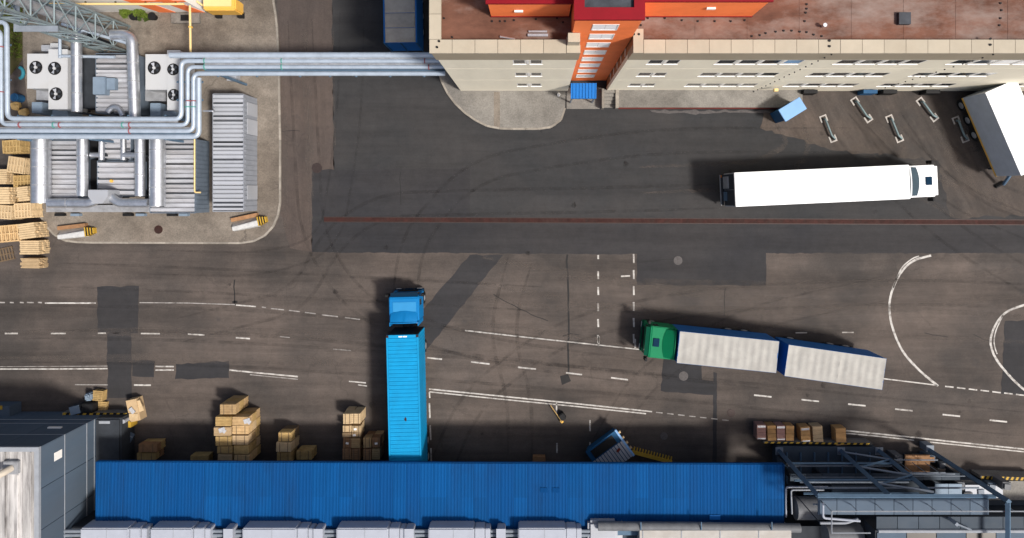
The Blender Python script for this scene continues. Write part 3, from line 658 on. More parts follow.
chassis(t, .1, LT-1.0, (2.3,3.6,4.9)); 
cab(t, LT+.28, "truck_white", "truck_white", zr=3.25, L_=2.3, fair=.45, lip="glass_slope")
chassis(t, LT-3.3, LT+1.9, (LT-2.3, LT+1.2), 1.0)
# --- blue semi truck (heading up, trailer backed under the canopy)
x,y = W(405.2,460,4.0); x2,y2 = W(402.2,335,4.0); an = math.atan2(y2-y,x2-x); LB = 13.4
dx_,dy_ = math.cos(an), math.sin(an); x0,y0 = x2-dx_*LB, y2-dy_*LB
t = thing("semi_truck", "bright blue articulated truck with ribbed blue container backed under the blue canopy", "truck", (x0,y0,0), an)
part("container_wall", MB().box(0,LB,-1.2,-1.14,1.1,3.9).box(0,LB,1.14,1.2,1.1,3.9).box(0,.06,-1.14,1.14,1.1,3.9).box(LB-.06,LB,-1.14,1.14,1.1,3.9).box(.06,LB-.06,-1.14,1.14,1.1,1.2), "box_blue", t)
part("container_rail", MB().box(0,LB,-1.22,-1.1,3.9,4.0).box(0,LB,1.1,1.22,3.9,4.0).box(0,.12,-1.1,1.1,3.9,4.0).box(LB-.22,LB,-1.1,1.1,3.9,4.01), "box_blue", t)
nr = 44
rme = MB(); pw = (LB-.36)/nr
rme.add([(0,-1.09,0),(0,1.09,0),(pw*.35,-1.09,0),(pw*.35,1.09,0),(pw*.5,-1.09,.04),(pw*.5,1.09,.04),(pw*.85,-1.09,.04),(pw*.85,1.09,.04),(pw,-1.09,0),(pw,1.09,0)],[(0,2,3,1),(2,4,5,3),(4,6,7,5),(6,8,9,7)]); rme.open = True
rme = rme.mesh("roof_rib","box_blue")
for k in range(nr): link("roof_rib", rme, t, (.13+pw*k,0,3.945))
for s_ in (-1,1):
    srib = MB().box(.15,LB-.15,s_*1.2-.002,s_*1.2+.004,1.15,3.88)
    for k in range(48): srib.box(.2+k*.272,.2+k*.272+.14,*sorted((s_*1.195,s_*1.225)),1.15,3.88)
    part("side_ribs", srib, "box_blue", t)
part("stencil_mark", MB().box(LB-.17,LB-.08,-.35,-.05,4.012,4.016).box(LB-.17,LB-.08,.0,.28,4.012,4.016), "window_white", t)
for cx in (LB-.1,.1):
    for s_ in (-1,1): part("corner_casting", MB().box(cx-.09,cx+.09,s_*1.13-.09,s_*1.13+.09,3.86,4.03), "rust_channel", t)
part("rust_spot", MB().sheet([(LB-6.4+math.cos(a*.6)*random.uniform(.06,.22),-.1+math.sin(a*.6)*random.uniform(.05,.16)) for a in range(10)],3.992), "rust_channel", t)
chassis(t, .1, LB-1, (1.6,2.9,4.2)); part("landing_gear", MB().box(LB-3.2,LB-3.0,-.8,-.65,.1,1.0).box(LB-3.2,LB-3.0,.65,.8,.1,1.0), "steel_dark", t)
cab(t, LB+.85, "truck_blue", "hatch_navy", zr=3.05, wd=2.3, L_=2.1, fair=.5, lip="truck_blue", hatch=False, topmat="truck_blue_pale")
part("exhaust_stack", MB().tube([(LB+.75,-1.0,1),(LB+.75,-1.0,3.1)],.09,10), "galv", t, smooth=True)
part("gap_shade", MB().box(LB+.002,LB+.05,-1.15,1.15,1.1,3.85), "black", t)  # black sheet paints the deep shade between cab and container
part("air_hose", MB().tube([(LB+.05,-.3,2.2),(LB+.4,-.25,1.6),(LB+.8,-.3,1.9)],.04,6).tube([(LB+.05,.3,2.2),(LB+.4,.35,1.6),(LB+.8,.3,1.9)],.04,6), "black", t)
part("work_platform", MB().box(LB-2.4,LB+1.0,-.5,.5,.96,1.02), "steel_dark", t)
chassis(t, LB-2.6, LB+3.1, (LB-1.6, LB+2.3), .95)
# --- green truck with drawbar trailer (heading left)
def tarp_box(t, L_, hw=1.19, n=13):
    part("side_curtain", MB().box(0,L_,-hw,-hw+.05,1.0,3.9).box(0,L_,hw-.05,hw,1.0,3.9).box(0,.05,-hw+.05,hw-.05,1.0,3.9).box(L_-.05,L_,-hw+.05,hw-.05,1.0,3.9).box(.05,L_-.05,-hw+.05,hw-.05,1.0,1.1), "side_navy", t)
    mb = MB(); m_ = 4*n; P = []; ny = 8
    sag = [random.uniform(.02,.07) for _ in range(n+1)]; jt = [[random.uniform(-.012,.012) for _ in range(ny+1)] for _ in range(m_+1)]
    for i in range(m_+1):
        ph = (i % 4)/4; s_ = sag[i//4]
        for k in range(ny+1):
            e = 1-(2*k/ny-1)**4
            P.append((L_*i/m_+jt[i][k]*1.5*(0<i<m_), -hw+2*hw*k/ny, 4.0-e*s_*math.sin(math.pi*ph)*1.2+jt[i][k]*e))
    mb.add(P,[(i*(ny+1)+k,(i+1)*(ny+1)+k,(i+1)*(ny+1)+k+1,i*(ny+1)+k+1) for i in range(m_) for k in range(ny)]); mb.open = True
    part("tarp_roof", mb, "tarp_grey", t, smooth=True)
    part("roof_frame", MB().box(-.01,L_+.01,-hw-.015,-hw+.03,3.9,3.99).box(-.01,L_+.01,hw-.03,hw+.015,3.9,3.99).box(-.015,.03,-hw+.03,hw-.03,3.9,3.99).box(L_-.03,L_+.015,-hw+.03,hw-.03,3.9,3.99), "side_navy", t)
A = (Vector(W(779.4,341.6,4))+Vector(W(775.8,372.7,4)))/2; B = (Vector(W(680,331.4,4))+Vector(W(676.9,362.9,4)))/2
an = math.atan2((B-A).y,(B-A).x); LG = (B-A).length
t = thing("green_truck", "green cab truck with grey tarpaulin-roofed navy box, towing a second box, facing left", "truck", (A.x,A.y,0), an)
tarp_box(t, LG)
cab(t, LG+.22, "truck_green", "truck_green_dark", zr=3.05, L_=2.05, fair=.6, lip="truck_green")
chassis(t, .1, LG+2.3, (1.6,2.9,LG+1.6), .98)
A2 = (Vector(W(886.9,358.8,4))+Vector(W(881.6,389.7,4)))/2; B2 = (Vector(W(789.5,345.1,4))+Vector(W(784,375.7,4)))/2
an2 = math.atan2((B2-A2).y,(B2-A2).x); LG2 = (B2-A2).length
t2 = thing("box_trailer", "grey tarpaulin-roofed navy trailer coupled behind the green truck", "trailer", (A2.x,A2.y,0), an2)
tarp_box(t2, LG2, 1.18); chassis(t2, .1, LG2-.1, (1.5,2.8,LG2-1.4), .98)
part("drawbar", MB().bar((LG2-1.4,0,.75),(LG2+.75,0,.75),.14), "steel_dark", t2)
# --- white docked trailer (right edge)
A = Vector(W(1021,175.5,4)); B = Vector(W(984,90,4)); u = (B-A).normalized(); an = math.atan2(u.y,u.x)
LD = (FY-.75-A.y)/u.y; c = A + Vector((-u.y,u.x))*-1.28
t = thing("docked_trailer", "white box trailer without a tractor parked askew against the dock at the right", "trailer", (c.x,c.y,0), an)
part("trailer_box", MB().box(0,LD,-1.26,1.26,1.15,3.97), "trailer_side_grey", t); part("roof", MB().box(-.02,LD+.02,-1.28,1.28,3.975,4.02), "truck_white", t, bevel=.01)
part("side_rail", MB().box(0,LD,1.27,1.30,1.1,1.25), "gas_yellow", t); chassis(t, .2, LD-.1, (3.6,4.9,6.2))
part("landing_leg", MB().box(.5,.65,.8,.95,.1,1.0).box(.5,.65,-.95,-.8,.1,1.0), "steel_dark", t)
part("front_hose_rack", MB().tube([(-.02,.5,1.9),(-.35,.55,1.5),(-.95,.6,.6)],.13,8), "steel_blue", t); part("front_stand", MB().bar((-.95,.2,.12),(-1.0,1.0,.12),.22), "black", t)
# --- dark trailer in the shade at the top
xa,ya = W(383.5,42.5,4.0); xb,_ = W(417,42,4.0)
t = thing("box_trailer", "shaded grey-roofed blue trailer parked beside the beige building at the top edge", "trailer", ((xa+xb)/2,ya,0), R(91))
hw = (xb-xa)/2
part("side_curtain", MB().box(0,13.5,-hw,hw,1.0,3.93), "side_navy", t)
for k in range(12): part("roof_panel", MB().add([(k*1.12+.03,-hw+.12,3.94),(k*1.12+1.12,-hw+.12,3.94),(k*1.12+1.12,hw-.12,3.94),(k*1.12+.03,hw-.12,3.94),(k*1.12+.2,-hw+.2,4.05),(k*1.12+1.0,-hw+.2,4.0),(k*1.12+1.0,hw-.2,4.0),(k*1.12+.2,hw-.2,4.05)],[(0,3,2,1),(4,5,6,7),(0,1,5,4),(1,2,6,5),(2,3,7,6),(3,0,4,7)]), "tarp_dark", t)
part("rear_frame", MB().box(-.06,-.005,-hw,-hw+.12,1.0,3.9).box(-.06,-.005,hw-.12,hw,1.0,3.9).box(-.06,-.005,-.04,.04,1.0,3.9), "booth_side", t); chassis(t,.1,13,(1.6,2.9,4.2))

# ================================================================== CRATES AND PALLETS
def crate_mesh(L_, B_, H_, m, planks=4, gap=.03):
    planks += 2
    mb = MB(); mb.box(-L_/2+.03,L_/2-.03,-B_/2+.03,B_/2-.03,.1,H_-.03)
    for k in range(planks):
        a = -B_/2+B_*k/planks; b = -B_/2+B_*(k+1)/planks-gap; mb.box(-L_/2,L_/2,a,b,H_-.03,H_+random.uniform(0,.012))
    n = 3
    for k in range(n):
        z0 = .1+(H_-.14)*k/n; z1 = .1+(H_-.14)*(k+1)/n-gap
        mb.box(-L_/2+.001,L_/2-.001,-B_/2,-B_/2+.03,z0,z1).box(-L_/2+.001,L_/2-.001,B_/2-.03,B_/2,z0,z1).box(-L_/2,-L_/2+.03,-B_/2+.031,B_/2-.031,z0,z1).box(L_/2-.03,L_/2,-B_/2+.031,B_/2-.031,z0,z1)
    for y in (-B_/2+.05,0,B_/2-.05): mb.box(-L_/2+.02,L_/2-.02,y-.04,y+.04,0,.1)
    return mb.mesh("wooden_crate", m)
crates = {}
def crate(pxs, z0, H_, m, label, group, rz=0.0, name="wooden_crate", planks=4, cat="crate"):
    x0,x1,y0,y1 = pxs; zt = z0+H_; a = W(x0,y1,zt); b = W(x1,y0,zt)
    me = crate_mesh(b[0]-a[0], b[1]-a[1], H_, m, planks)
    o = link(name, me, None, ((a[0]+b[0])/2,(a[1]+b[1])/2,z0), rz); return tag(o,label,cat,group)
def pile(cells, H_, n, mats, where, group, planks=4, jit=.03):
    for ci,(px,desc) in enumerate(cells):
        ht = H_[ci] if isinstance(H_,list) else H_; nn = n[ci] if isinstance(n,list) else n; h1 = ht/nn
        zt = ht; x0,x1,y0,y1 = px; a = W(x0,y1,zt); b = W(x1,y0,zt)
        for k in range(nn):
            me = crate_mesh(b[0]-a[0], b[1]-a[1], h1-.02, random.choice(mats[ci] if isinstance(mats[0],list) else mats), planks)
            lev = "top" if k==nn-1 else ("bottom" if k==0 else ("middle" if nn==3 else f"{ORD[k]} from the ground"))
            o = link("wooden_crate", me, None, ((a[0]+b[0])/2+random.uniform(-jit,jit),(a[1]+b[1])/2+random.uniform(-jit,jit),k*h1), random.uniform(-.02,.02))
            tag(o, f"{lev} crate, {desc}, {where}", "crate", group)
            if k == nn-1 and random.random() < .6:
                bx_, by_ = (b[0]-a[0]), (b[1]-a[1])
                [part("strap", MB().box(q_*bx_,q_*bx_+.05,-by_/2,by_/2,h1-.008,h1-.002), "wood_dark", o) for q_ in (-.28,.25)]
                if random.random() < .2: part("paper_label", MB().rbox((random.uniform(-.2,.2),random.uniform(-.1,.1),h1-.004),(.22,.16,.006),random.uniform(-.3,.3)), "window_white", o)
c1 = [((220,235.7,404,414),"the far end"),((215.3,230.8,417,426),"left row second"),((232,248.3,417,425.4),"right row second"),
      ((214,230.8,427,435.4),"left row third"),((232,248.3,426,434.4),"right row third"),((215.3,231,436.4,445.6),"left row fourth"),((232,247.8,435.4,444.6),"right row fourth"),
      ((217,232,447,453.6),"left row fifth"),((233.4,248.4,445.6,453.6),"right row fifth"),((218,232,455,463),"left row nearest the canopy"),((234,249,455,463),"right row nearest the canopy")]
pile(c1, 2.4, 3, ["wood","wood","carton","wood_yellow"], "largest stack by the canopy", "largest crate stack")
for k,(px,py) in enumerate(((247,421),(222,430))):
    x,y = W(px,py,2.42); single("foil_sheet", MB().rbox((x,y,2.43),(.5,.35,.02),.3).rbox((x+.2,y-.1,2.45),(.3,.2,.02),.9), "foil", f"crumpled silver wrap lying on the {'right' if k==0 else 'left'} row of the largest crate stack", "wrap")
c2 = [((278.5,291.5,432.5,441.5),"the far end"),((276,291,443,452),"the middle"),((276.6,291,453,463),"the canopy side")]
pile(c2, [1.8,1.9,1.5], 2, [["wood_yellow","wood_dark"],["wood_pale"],["wood_yellow"]], "narrow stack left of the low pile", "narrow crate stack", 5)
pile([((296.5,312,451,459.6),"the edge")],[1.3],2,["wood_yellow"],"low slatted pile by the canopy edge","low crate pile",4)
c3 = []
for rI,(y0,y1) in enumerate(((413.7,423.8),(426,432),(432.6,437),(438,447.6),(448.6,459.5))):
    c3 += [((342.8,351.2,y0,y1),f"left half, {ORD[rI]} row"),((351.6,360.2,y0,y1),f"right half, {ORD[rI]} row")]
pile(c3, [1.9,1.9,1.5,1.5,1.4,1.4,1.3,1.3,1.3,1.3], 2, [["wood_pale","carton"]]*2+[["wood_pale"]]*2+[["carton"]]*2+[["wood_brown","wood"]]*2+[["wood_brown"]]*2, "tall stack by the blue truck", "crate stack by the blue truck", 3)
c4 = []
for rI,(y0,y1) in enumerate(((438,447.6),(449.2,459.6))):
    c4 += [((363.6,371.4,y0,y1),f"left half, {['far','near'][rI]} row"),((371.8,379.6,y0,y1),f"right half, {['far','near'][rI]} row")]
pile(c4, 1.7, 2, ["wood_brown","wood_brown","wood"], "pair beside the blue truck wheels", "crate pair by the truck", 3)
# bundles along the right dock
rb = [(757,766,425,439.4,"wood_pink"),(767.6,776,425.6,440.6,"carton_orange"),(777,785,425.6,440.4,"wood_pink"),(786,794,426,440.6,"carton_orange"),(801,810.4,427,442.6,"carton_orange"),(813,822.8,426.4,442.2,"carton"),(836,846,428.2,445,"carton_orange")]
for k,(x0,x1,y0,y1,m) in enumerate(rb):
    o = crate((x0,x1,y0,y1),0,1.0,m,f"upright {'pinkish' if m=='wood_pink' else 'tan'} wrapped bundle on the right dock edge, {ORD[k]} from the left", "bundles on the right dock", R([0,2,1,-1,4,4,3][k]), "timber_bundle", 2, "bundle")
    if m=="wood_pink" or k==4:
        x,y = W((x0+x1)/2,y0+2.2,1.27); part("strap", MB().rbox((0,.45,1.012),(.62,.16,.012)).rbox((0,-.5,1.012),(.62,.1,.012)), "foil", o)
# slatted pallets at the left
def pallet_mesh(L_,B_,layers,m,seed,loose=0.0):
    rr = random.Random(seed); mb = MB(); z = 0
    for q in range(layers):
        ox,oy = rr.uniform(-loose,loose), rr.uniform(-loose,loose)
        for y in (-B_/2+.06,0,B_/2-.06): mb.box(-L_/2+ox,L_/2+ox,y-.05+oy,y+.05+oy,z,z+.1)
        n = 6
        for k in range(n):
            x = -L_/2+ox+(L_-.1)*k/(n-1); mb.box(x,x+.11,-B_/2+oy,B_/2+oy,z+.101,z+.128)
        z += .15
    return mb.mesh("wooden_pallet", m)
def deck_mesh(L_,B_,H_,m,seed):          # tight stack of boards
    rr = random.Random(seed); mb = MB(); n = 7
    for q in range(max(1,int(H_/.25))):
        for k in range(n):
            y = -B_/2+B_*k/n; e = rr.uniform(-.08,.08); mb.box(-L_/2+e,L_/2+e,y,y+B_/n-.02,q*.25,q*.25+.235)
    return mb.mesh("timber_pile", m)
pl = [((1,19,140,153),1.6,"p","wood_yellow",4,"half under the pipe rack"),((7,23.5,157,173),1.7,"p","wood_pale",-8,"with a pale open deck below the pipe rack"),((-8,6,169,184),1.5,"t","wood_pale",0,"cut by the picture edge below the first dark gap"),
      ((12,30,175,187),1.3,"p","wood_yellow",2,"with dark open slats beside the silver duct"),((-8,8,187,204),1.9,"t","wood_pale",0,"of pale boards at the picture edge"),((7.5,16,188,203),1.2,"t","wood",10,"of narrow boards between two others"),
      ((16.5,27.5,186.5,201),1.8,"t","wood_pale",6,"of smooth pale boards left of the duct"),((13,30,203,218),1.6,"p","wood_pale",3,"with nine open deck gaps left of the duct end"),((-6,11,205,219),1.7,"p","wood_pale",-4,"at the picture edge left of the duct end"),
      ((-4,17.5,225,242),1.4,"p","wood",5,"at the picture edge near the kerb bend"),((18.5,35,223,238.5),1.5,"t","wood_pale",7,"of wide boards touching the kerb bend"),((19,38,240.5,254.5),1.3,"t","wood_pale",0,"of uneven pale boards below the kerb bend"),
      ((19,37.5,258.5,268.5),1.2,"t","carton",-1,"lowest in the picture of the left group")]
for k,(px,H_,ty,m,rz,desc) in enumerate(pl):
    a = W(px[0],px[3],H_); b = W(px[1],px[2],H_); L_,B_ = b[0]-a[0], b[1]-a[1]
    me = pallet_mesh(L_,B_,int(H_/.15),m,k,.015) if ty=="p" else deck_mesh(L_,B_,H_,m,k)
    o = link("pallet_stack" if ty=="p" else "timber_pile", me, None, ((a[0]+b[0])/2,(a[1]+b[1])/2,0), R(rz))
    tag(o, f"{'stack of slatted pallets' if ty=='p' else 'timber pile'} {desc}", "pallets" if ty=="p" else "timber", "pallets beside the concrete pad")
a = W(-3,261,.15); b = W(13,247.5,.15)
tag(link("wooden_pallet", pallet_mesh(b[0]-a[0],b[1]-a[1],1,"wood_dark",3), None, ((a[0]+b[0])/2,(a[1]+b[1])/2,0), R(12)), "single dark slatted pallet lying flat on the asphalt left of the pale timber", "pallet")
# hazard blocks on the pad
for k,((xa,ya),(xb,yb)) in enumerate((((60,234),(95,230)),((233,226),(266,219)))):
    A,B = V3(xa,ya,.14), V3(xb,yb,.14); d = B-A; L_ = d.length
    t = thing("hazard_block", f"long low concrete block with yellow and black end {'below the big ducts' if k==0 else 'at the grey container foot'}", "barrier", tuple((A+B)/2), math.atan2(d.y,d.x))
    part("shadow_slab", MB().box(-L_/2+.1,L_/2-.5,.32,.62,0,.4), "wood_brown", t)  # brown slab stands in for the shadow along the white block
    part("block", MB().add([(-L_/2,-.45,0),(L_/2-.5,-.5,0),(L_/2-.5,.3,0),(-L_/2,.2,0),(-L_/2+.1,-.4,.5),(L_/2-.5,-.42,.62),(L_/2-.5,.0,.62),(-L_/2+.1,-.1,.5)],[(0,3,2,1),(4,5,6,7),(0,1,5,4),(1,2,6,5),(2,3,7,6),(3,0,4,7)]), "white_block", t, bevel=.03)
    for q in range(7): part("hazard_stripe", MB().box(L_/2-.49+q*.09,L_/2-.49+q*.09+.085,-.45+q*.03,.3-q*.02,0,.6-.03*q), "hazard_yellow" if q%2==0 else "black", t)

# ================================================================== UTILITY PLANT (upper left)
PZ = .14
def ribbed_roof(parent, x0,x1,y0,y1,z, m, pitch=.32, h=.07, name="roof_sheet", sheet=1.0):
    """corrugated sheets, ribs run along x, each sheet about a metre wide in y"""
    n = max(1,int((y1-y0)/sheet)); sw = (y1-y0)/n
    for q in range(n):
        a = y0+q*sw; mb = MB(); k = max(2,int(sw/pitch)); p = (sw-.03)/k; dz = random.uniform(-.015,.02)
        P = []
        for i in range(k):
            b = a+i*p
            for yy,zz in ((b,-.12),(b+p*.2,-.12),(b+p*.26,h),(b+p*.94,h),(b+p*.99,-.12)): P.append((yy,zz))
        P.append((a+k*p,-.12))
        vs = [(x0,yy,z+zz+dz) for yy,zz in P]+[(x1,yy,z+zz+dz) for yy,zz in P]; m_ = len(P)
        mb.add(vs,[(i,i+m_,i+1+m_,i+1) for i in range(m_-1)]); mb.open = True
        part(name, mb, m, parent)
        for _q in range(random.choice((0,1,1,2))):
            yy = a+random.choice(range(1,k+1))*p-.02; part('open_lap', MB().box(x0+.02,x1-.02,yy-.05,yy+.03,z+.01,z+h+.03), 'steel_dark', parent)
def shed(name, label, cat, px, h, roofm, sidem, pitch=.32):
    x0,y1 = W(px[0],px[2],h+PZ); x1,y0 = W(px[1],px[3],h+PZ); cx,cy = (x0+x1)/2,(y0+y1)/2
    t = thing(name, label, cat, (cx,cy,PZ)); hx,hy = (x1-x0)/2,(y1-y0)/2
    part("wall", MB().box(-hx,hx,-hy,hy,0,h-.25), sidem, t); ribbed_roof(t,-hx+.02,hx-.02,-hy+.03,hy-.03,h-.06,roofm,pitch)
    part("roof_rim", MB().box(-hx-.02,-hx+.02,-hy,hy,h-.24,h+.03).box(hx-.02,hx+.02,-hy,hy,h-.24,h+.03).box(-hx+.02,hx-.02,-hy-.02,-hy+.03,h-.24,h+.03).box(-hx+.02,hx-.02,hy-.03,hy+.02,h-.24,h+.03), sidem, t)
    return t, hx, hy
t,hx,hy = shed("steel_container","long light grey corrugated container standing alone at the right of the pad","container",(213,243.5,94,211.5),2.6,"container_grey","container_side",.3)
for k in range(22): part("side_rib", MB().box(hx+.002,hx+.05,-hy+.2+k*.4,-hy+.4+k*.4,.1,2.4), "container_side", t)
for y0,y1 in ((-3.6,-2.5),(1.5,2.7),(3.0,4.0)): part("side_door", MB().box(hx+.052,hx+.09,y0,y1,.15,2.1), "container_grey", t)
for k,(px,lb) in enumerate((((50,78.5,140,199),"ribbed grey plant room left of the twin ducts under the pipe rack"),((97.5,137,161,196),"ribbed grey plant room in the middle under the pipe rack"),((150,195,139,213),"ribbed grey plant room with a yellow pipe on its edge"),((96,134,53.5,113),"ribbed plant room above the pipe rack between two silver ducts"),((105,131,138,159.5),"small ribbed roof tucked under the pipe rack middle"))):
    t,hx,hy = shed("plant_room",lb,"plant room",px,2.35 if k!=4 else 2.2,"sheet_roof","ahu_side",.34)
    if k==2:
        for q in range(16): part("side_rib", MB().box(hx+.002,hx+.04,-hy+.15+q*.35,-hy+.3+q*.35,.1,2.2), "ahu_side", t)
        part("yellow_pipe", MB().tube(bend([(hx+.02,hy,2.46),(hx+.02,-hy+1.6,2.46),(hx+.5,-hy+1.6,2.46)],.15),.06,8), "gas_yellow_pale", t, smooth=True)
    if k==3:
        part("roof_unit", MB().box(-hx+.15,-hx+1.1,-hy+1.35,-hy+2.7,2.36,3.0).box(-hx+1.102,-hx+1.75,-hy+1.75,-hy+2.65,2.36,2.8), "box_blue_grey", t, bevel=.03)
    if k==1: part("orange_cap", MB().tube([(-.4,-.2,2.3),(-.4,-.2,2.5)],.12,10), "gas_yellow", t)
single("plinth", MB().box(*[W(47,209,.5)[0],W(206,209,.5)[0]],W(47,212,.5)[1],W(47,205,.5)[1],PZ,.6), "galv_dull", "low dark plinth running along the foot of the plant rooms", "plinth")
for k,px in enumerate((60,76,128,141,172,184)):
    x,y = W(px,213.6,.4); single("floor_vent", MB().box(x-.35,x+.35,y-.2,y,PZ,.55), "box_blue_grey" if k%2 else "black", f"small box vent at the foot of the plant rooms, {ORD[k]} from the left", "vent", "vents along the plant rooms")
# big silver ducts (horizontal cylinders)
def duct(pts, rpx, z, label, bendr=.6, drop=False, seams=True):
    r = rpx/S(z); P = [V3(px,py,z) for px,py in pts]
    if drop: P = P+[P[-1]-Vector((0,0,z-PZ-.3))]
    org = P[0].copy(); t = thing("silver_duct", label, "duct", (org.x,org.y,PZ), 0, "silver ducts")
    Q = [p-Vector((org.x,org.y,PZ)) for p in bend(P,bendr,6)]
    b = part("duct_shell", MB().tube(Q,r,18), "galv", t, smooth=True)
    if seams:
        d = 0
        for i in range(len(Q)-1):
            seg = (Q[i+1]-Q[i]); L_ = seg.length
            if L_ > 1.2:
                n = int(L_/1.3)
                for k in range(1,n):
                    c_ = Q[i]+seg*k/n; u_ = seg.normalized()*.035; part("joint_ring", MB().tube([c_-u_,c_+u_],r*1.015,18), "galv_dull", t, smooth=True)
    for k in (0,-1):
        c_ = Q[k]; part("support", MB().box(c_.x-.08,c_.x+.08,c_.y-.08,c_.y+.08,0,max(.3,c_.z-r*.8)), "steel_dark", t)
    return t
duct([(41,131),(41,203)],8.8,3.2,"widest silver duct along the left end of the plant rooms")
duct([(82.5,136),(82.5,196)],5.2,3.4,"slim silver duct between the left and middle plant rooms",.6)
duct([(140,131),(140,196)],4.8,3.4,"slim silver duct right of the middle plant room")
duct([(157.5,131),(157.5,206)],7.6,3.3,"wide silver duct beside the right plant room")
duct([(101.5,131),(101.5,160)],2.6,3.0,"short thin duct left of the small ribbed roof",.3)
duct([(123.5,131),(123.5,160)],2.6,3.0,"short thin duct right of the small ribbed roof",.3)
duct([(49,203),(92,203),(100,196)],4.6,3.3,"horizontal silver duct joining the widest duct to the grey mixing box",.5)
duct([(110,196),(118,203),(149,203)],4.4,3.3,"horizontal silver duct right of the grey mixing box",.5)
duct([(91,155),(101,155)],2.6,3.1,"stub duct linking slim and thin ducts on the left",.3,seams=False)
duct([(124,155),(136,155)],2.6,3.1,"stub duct linking thin and slim ducts on the right",.3,seams=False)
duct([(84,34),(76.5,34),(77,112)],5.0,3.6,"blue-tinted silver duct right of the white fan units",.5)
duct([(112,35),(132,35),(135,118)],5.4,3.6,"silver duct bending down from the lattice mast",.8)
duct([(108,112),(113,107),(119,108),(123,116)],2.6,2.9,"small looped duct under the pipe rack",.4,seams=False)
x,y = W(103,197,3.4); mbx = thing("mixing_box","grey flared sheet metal box between the two horizontal ducts","duct box",(x,y,PZ))
part("box_body", MB().prism([(-.75,.55),(.75,.55),(.75,.05),(.35,-.5),(-.35,-.5),(-.75,.05)],1.9,3.9), "container_grey", mbx, bevel=.03)
part("support", MB().box(-.1,.1,-.1,.1,0,1.9), "steel_dark", mbx)
for k,(a,b) in enumerate((((90,97.5),(160,196)),((89,97),(139,152)),((144.5,150),(138,200)),((131.5,136),(139,152)))):
    xa,y1 = W(a[0],b[0],1.2); xb,y0 = W(a[1],b[1],1.2)
    t = thing("fan_well", f"dark open gap with cross bars between plant rooms, {['left of the middle room','upper left by the rack','right of the slim duct','upper right by the rack'][k]}","fan well",((xa+xb)/2,(y0+y1)/2,PZ))
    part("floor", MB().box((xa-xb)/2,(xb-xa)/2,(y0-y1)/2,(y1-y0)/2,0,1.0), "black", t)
    for q in range(max(2,int((y1-y0)/1.0))): part("cross_bar", MB().box((xa-xb)/2,(xb-xa)/2,(y0-y1)/2+.3+q*1.0,(y0-y1)/2+.37+q*1.0,2.2,2.27), "galv", t)
# white fan units
def fan_unit(px, fans, h, label):
    x0,y1 = W(px[0],px[2],h+PZ); x1,y0 = W(px[1],px[3],h+PZ); cx,cy = (x0+x1)/2,(y0+y1)/2; hx,hy = (x1-x0)/2,(y1-y0)/2
    t = thing("fan_unit", label, "fan unit", (cx,cy,PZ), 0, "white rooftop fan units")
    mb = part("casing", MB().box(-hx,hx,-hy,hy,.5,h-.02), "unit_white", t, bevel=.04)
    part("top_plate", MB().box(-hx-.02,hx+.02,-hy-.02,hy+.02,h-.018,h+.01), "unit_white", t)
    for sx in (-1,1):
        for sy in (-1,1): part("leg", MB().box(sx*(hx-.15)-.06,sx*(hx-.15)+.06,sy*(hy-.15)-.06,sy*(hy-.15)+.06,0,.5), "steel_dark", t)
    for (fx,fy,fr) in fans:
        X,Y = W(fx,fy,h+PZ); X-=cx; Y-=cy; r = fr/S(h)
        ring = MB(); n = 24
        f = part("fan_cowl", MB().tube([(X,Y,h+.011),(X,Y,h+.03)],r,n), "black", t, smooth=True)
        for k in range(5):
            a = k*2*math.pi/5+.3; b = a+.62
            part("blade", MB().add([(X+math.cos(a)*r*.25,Y+math.sin(a)*r*.25,h+.05),(X+math.cos(a)*r*.88,Y+math.sin(a)*r*.88,h+.05),(X+math.cos(b)*r*.88,Y+math.sin(b)*r*.88,h+.09),(X+math.cos(b)*r*.3,Y+math.sin(b)*r*.3,h+.09)],[(0,1,2,3)]), "container_grey" if k%2 else "steel_dark", f)
        part("hub", MB().tube([(X,Y,h+.03),(X,Y,h+.12)],r*.24,12), "unit_white", f)
        part("guard_ring", MB().tube([(X+math.cos(k*2*math.pi/20)*r,Y+math.sin(k*2*math.pi/20)*r,h+.05) for k in range(21)],.03,6), "black", f)
    return t
fan_unit((27.5,48.3,54,88.3),[(36.3,67.5,6.2)],2.7,"short white one-fan unit left of the two-fan unit at the left")
fan_unit((48.8,67.5,49.5,109),[(55,68.5,6.2),(56.5,94,6.2)],2.9,"tall white two-fan unit left of the blue-tinted duct")
fan_unit((145.8,167,54.5,89.5),[(154.6,68,6.2)],2.7,"short white one-fan unit right of the mast duct")
fan_unit((167.5,180,50.5,110),[(173.5,69.5,5.6),(174.2,95,5.6)],2.8,"narrow white two-fan unit beside the pipe rack bend")
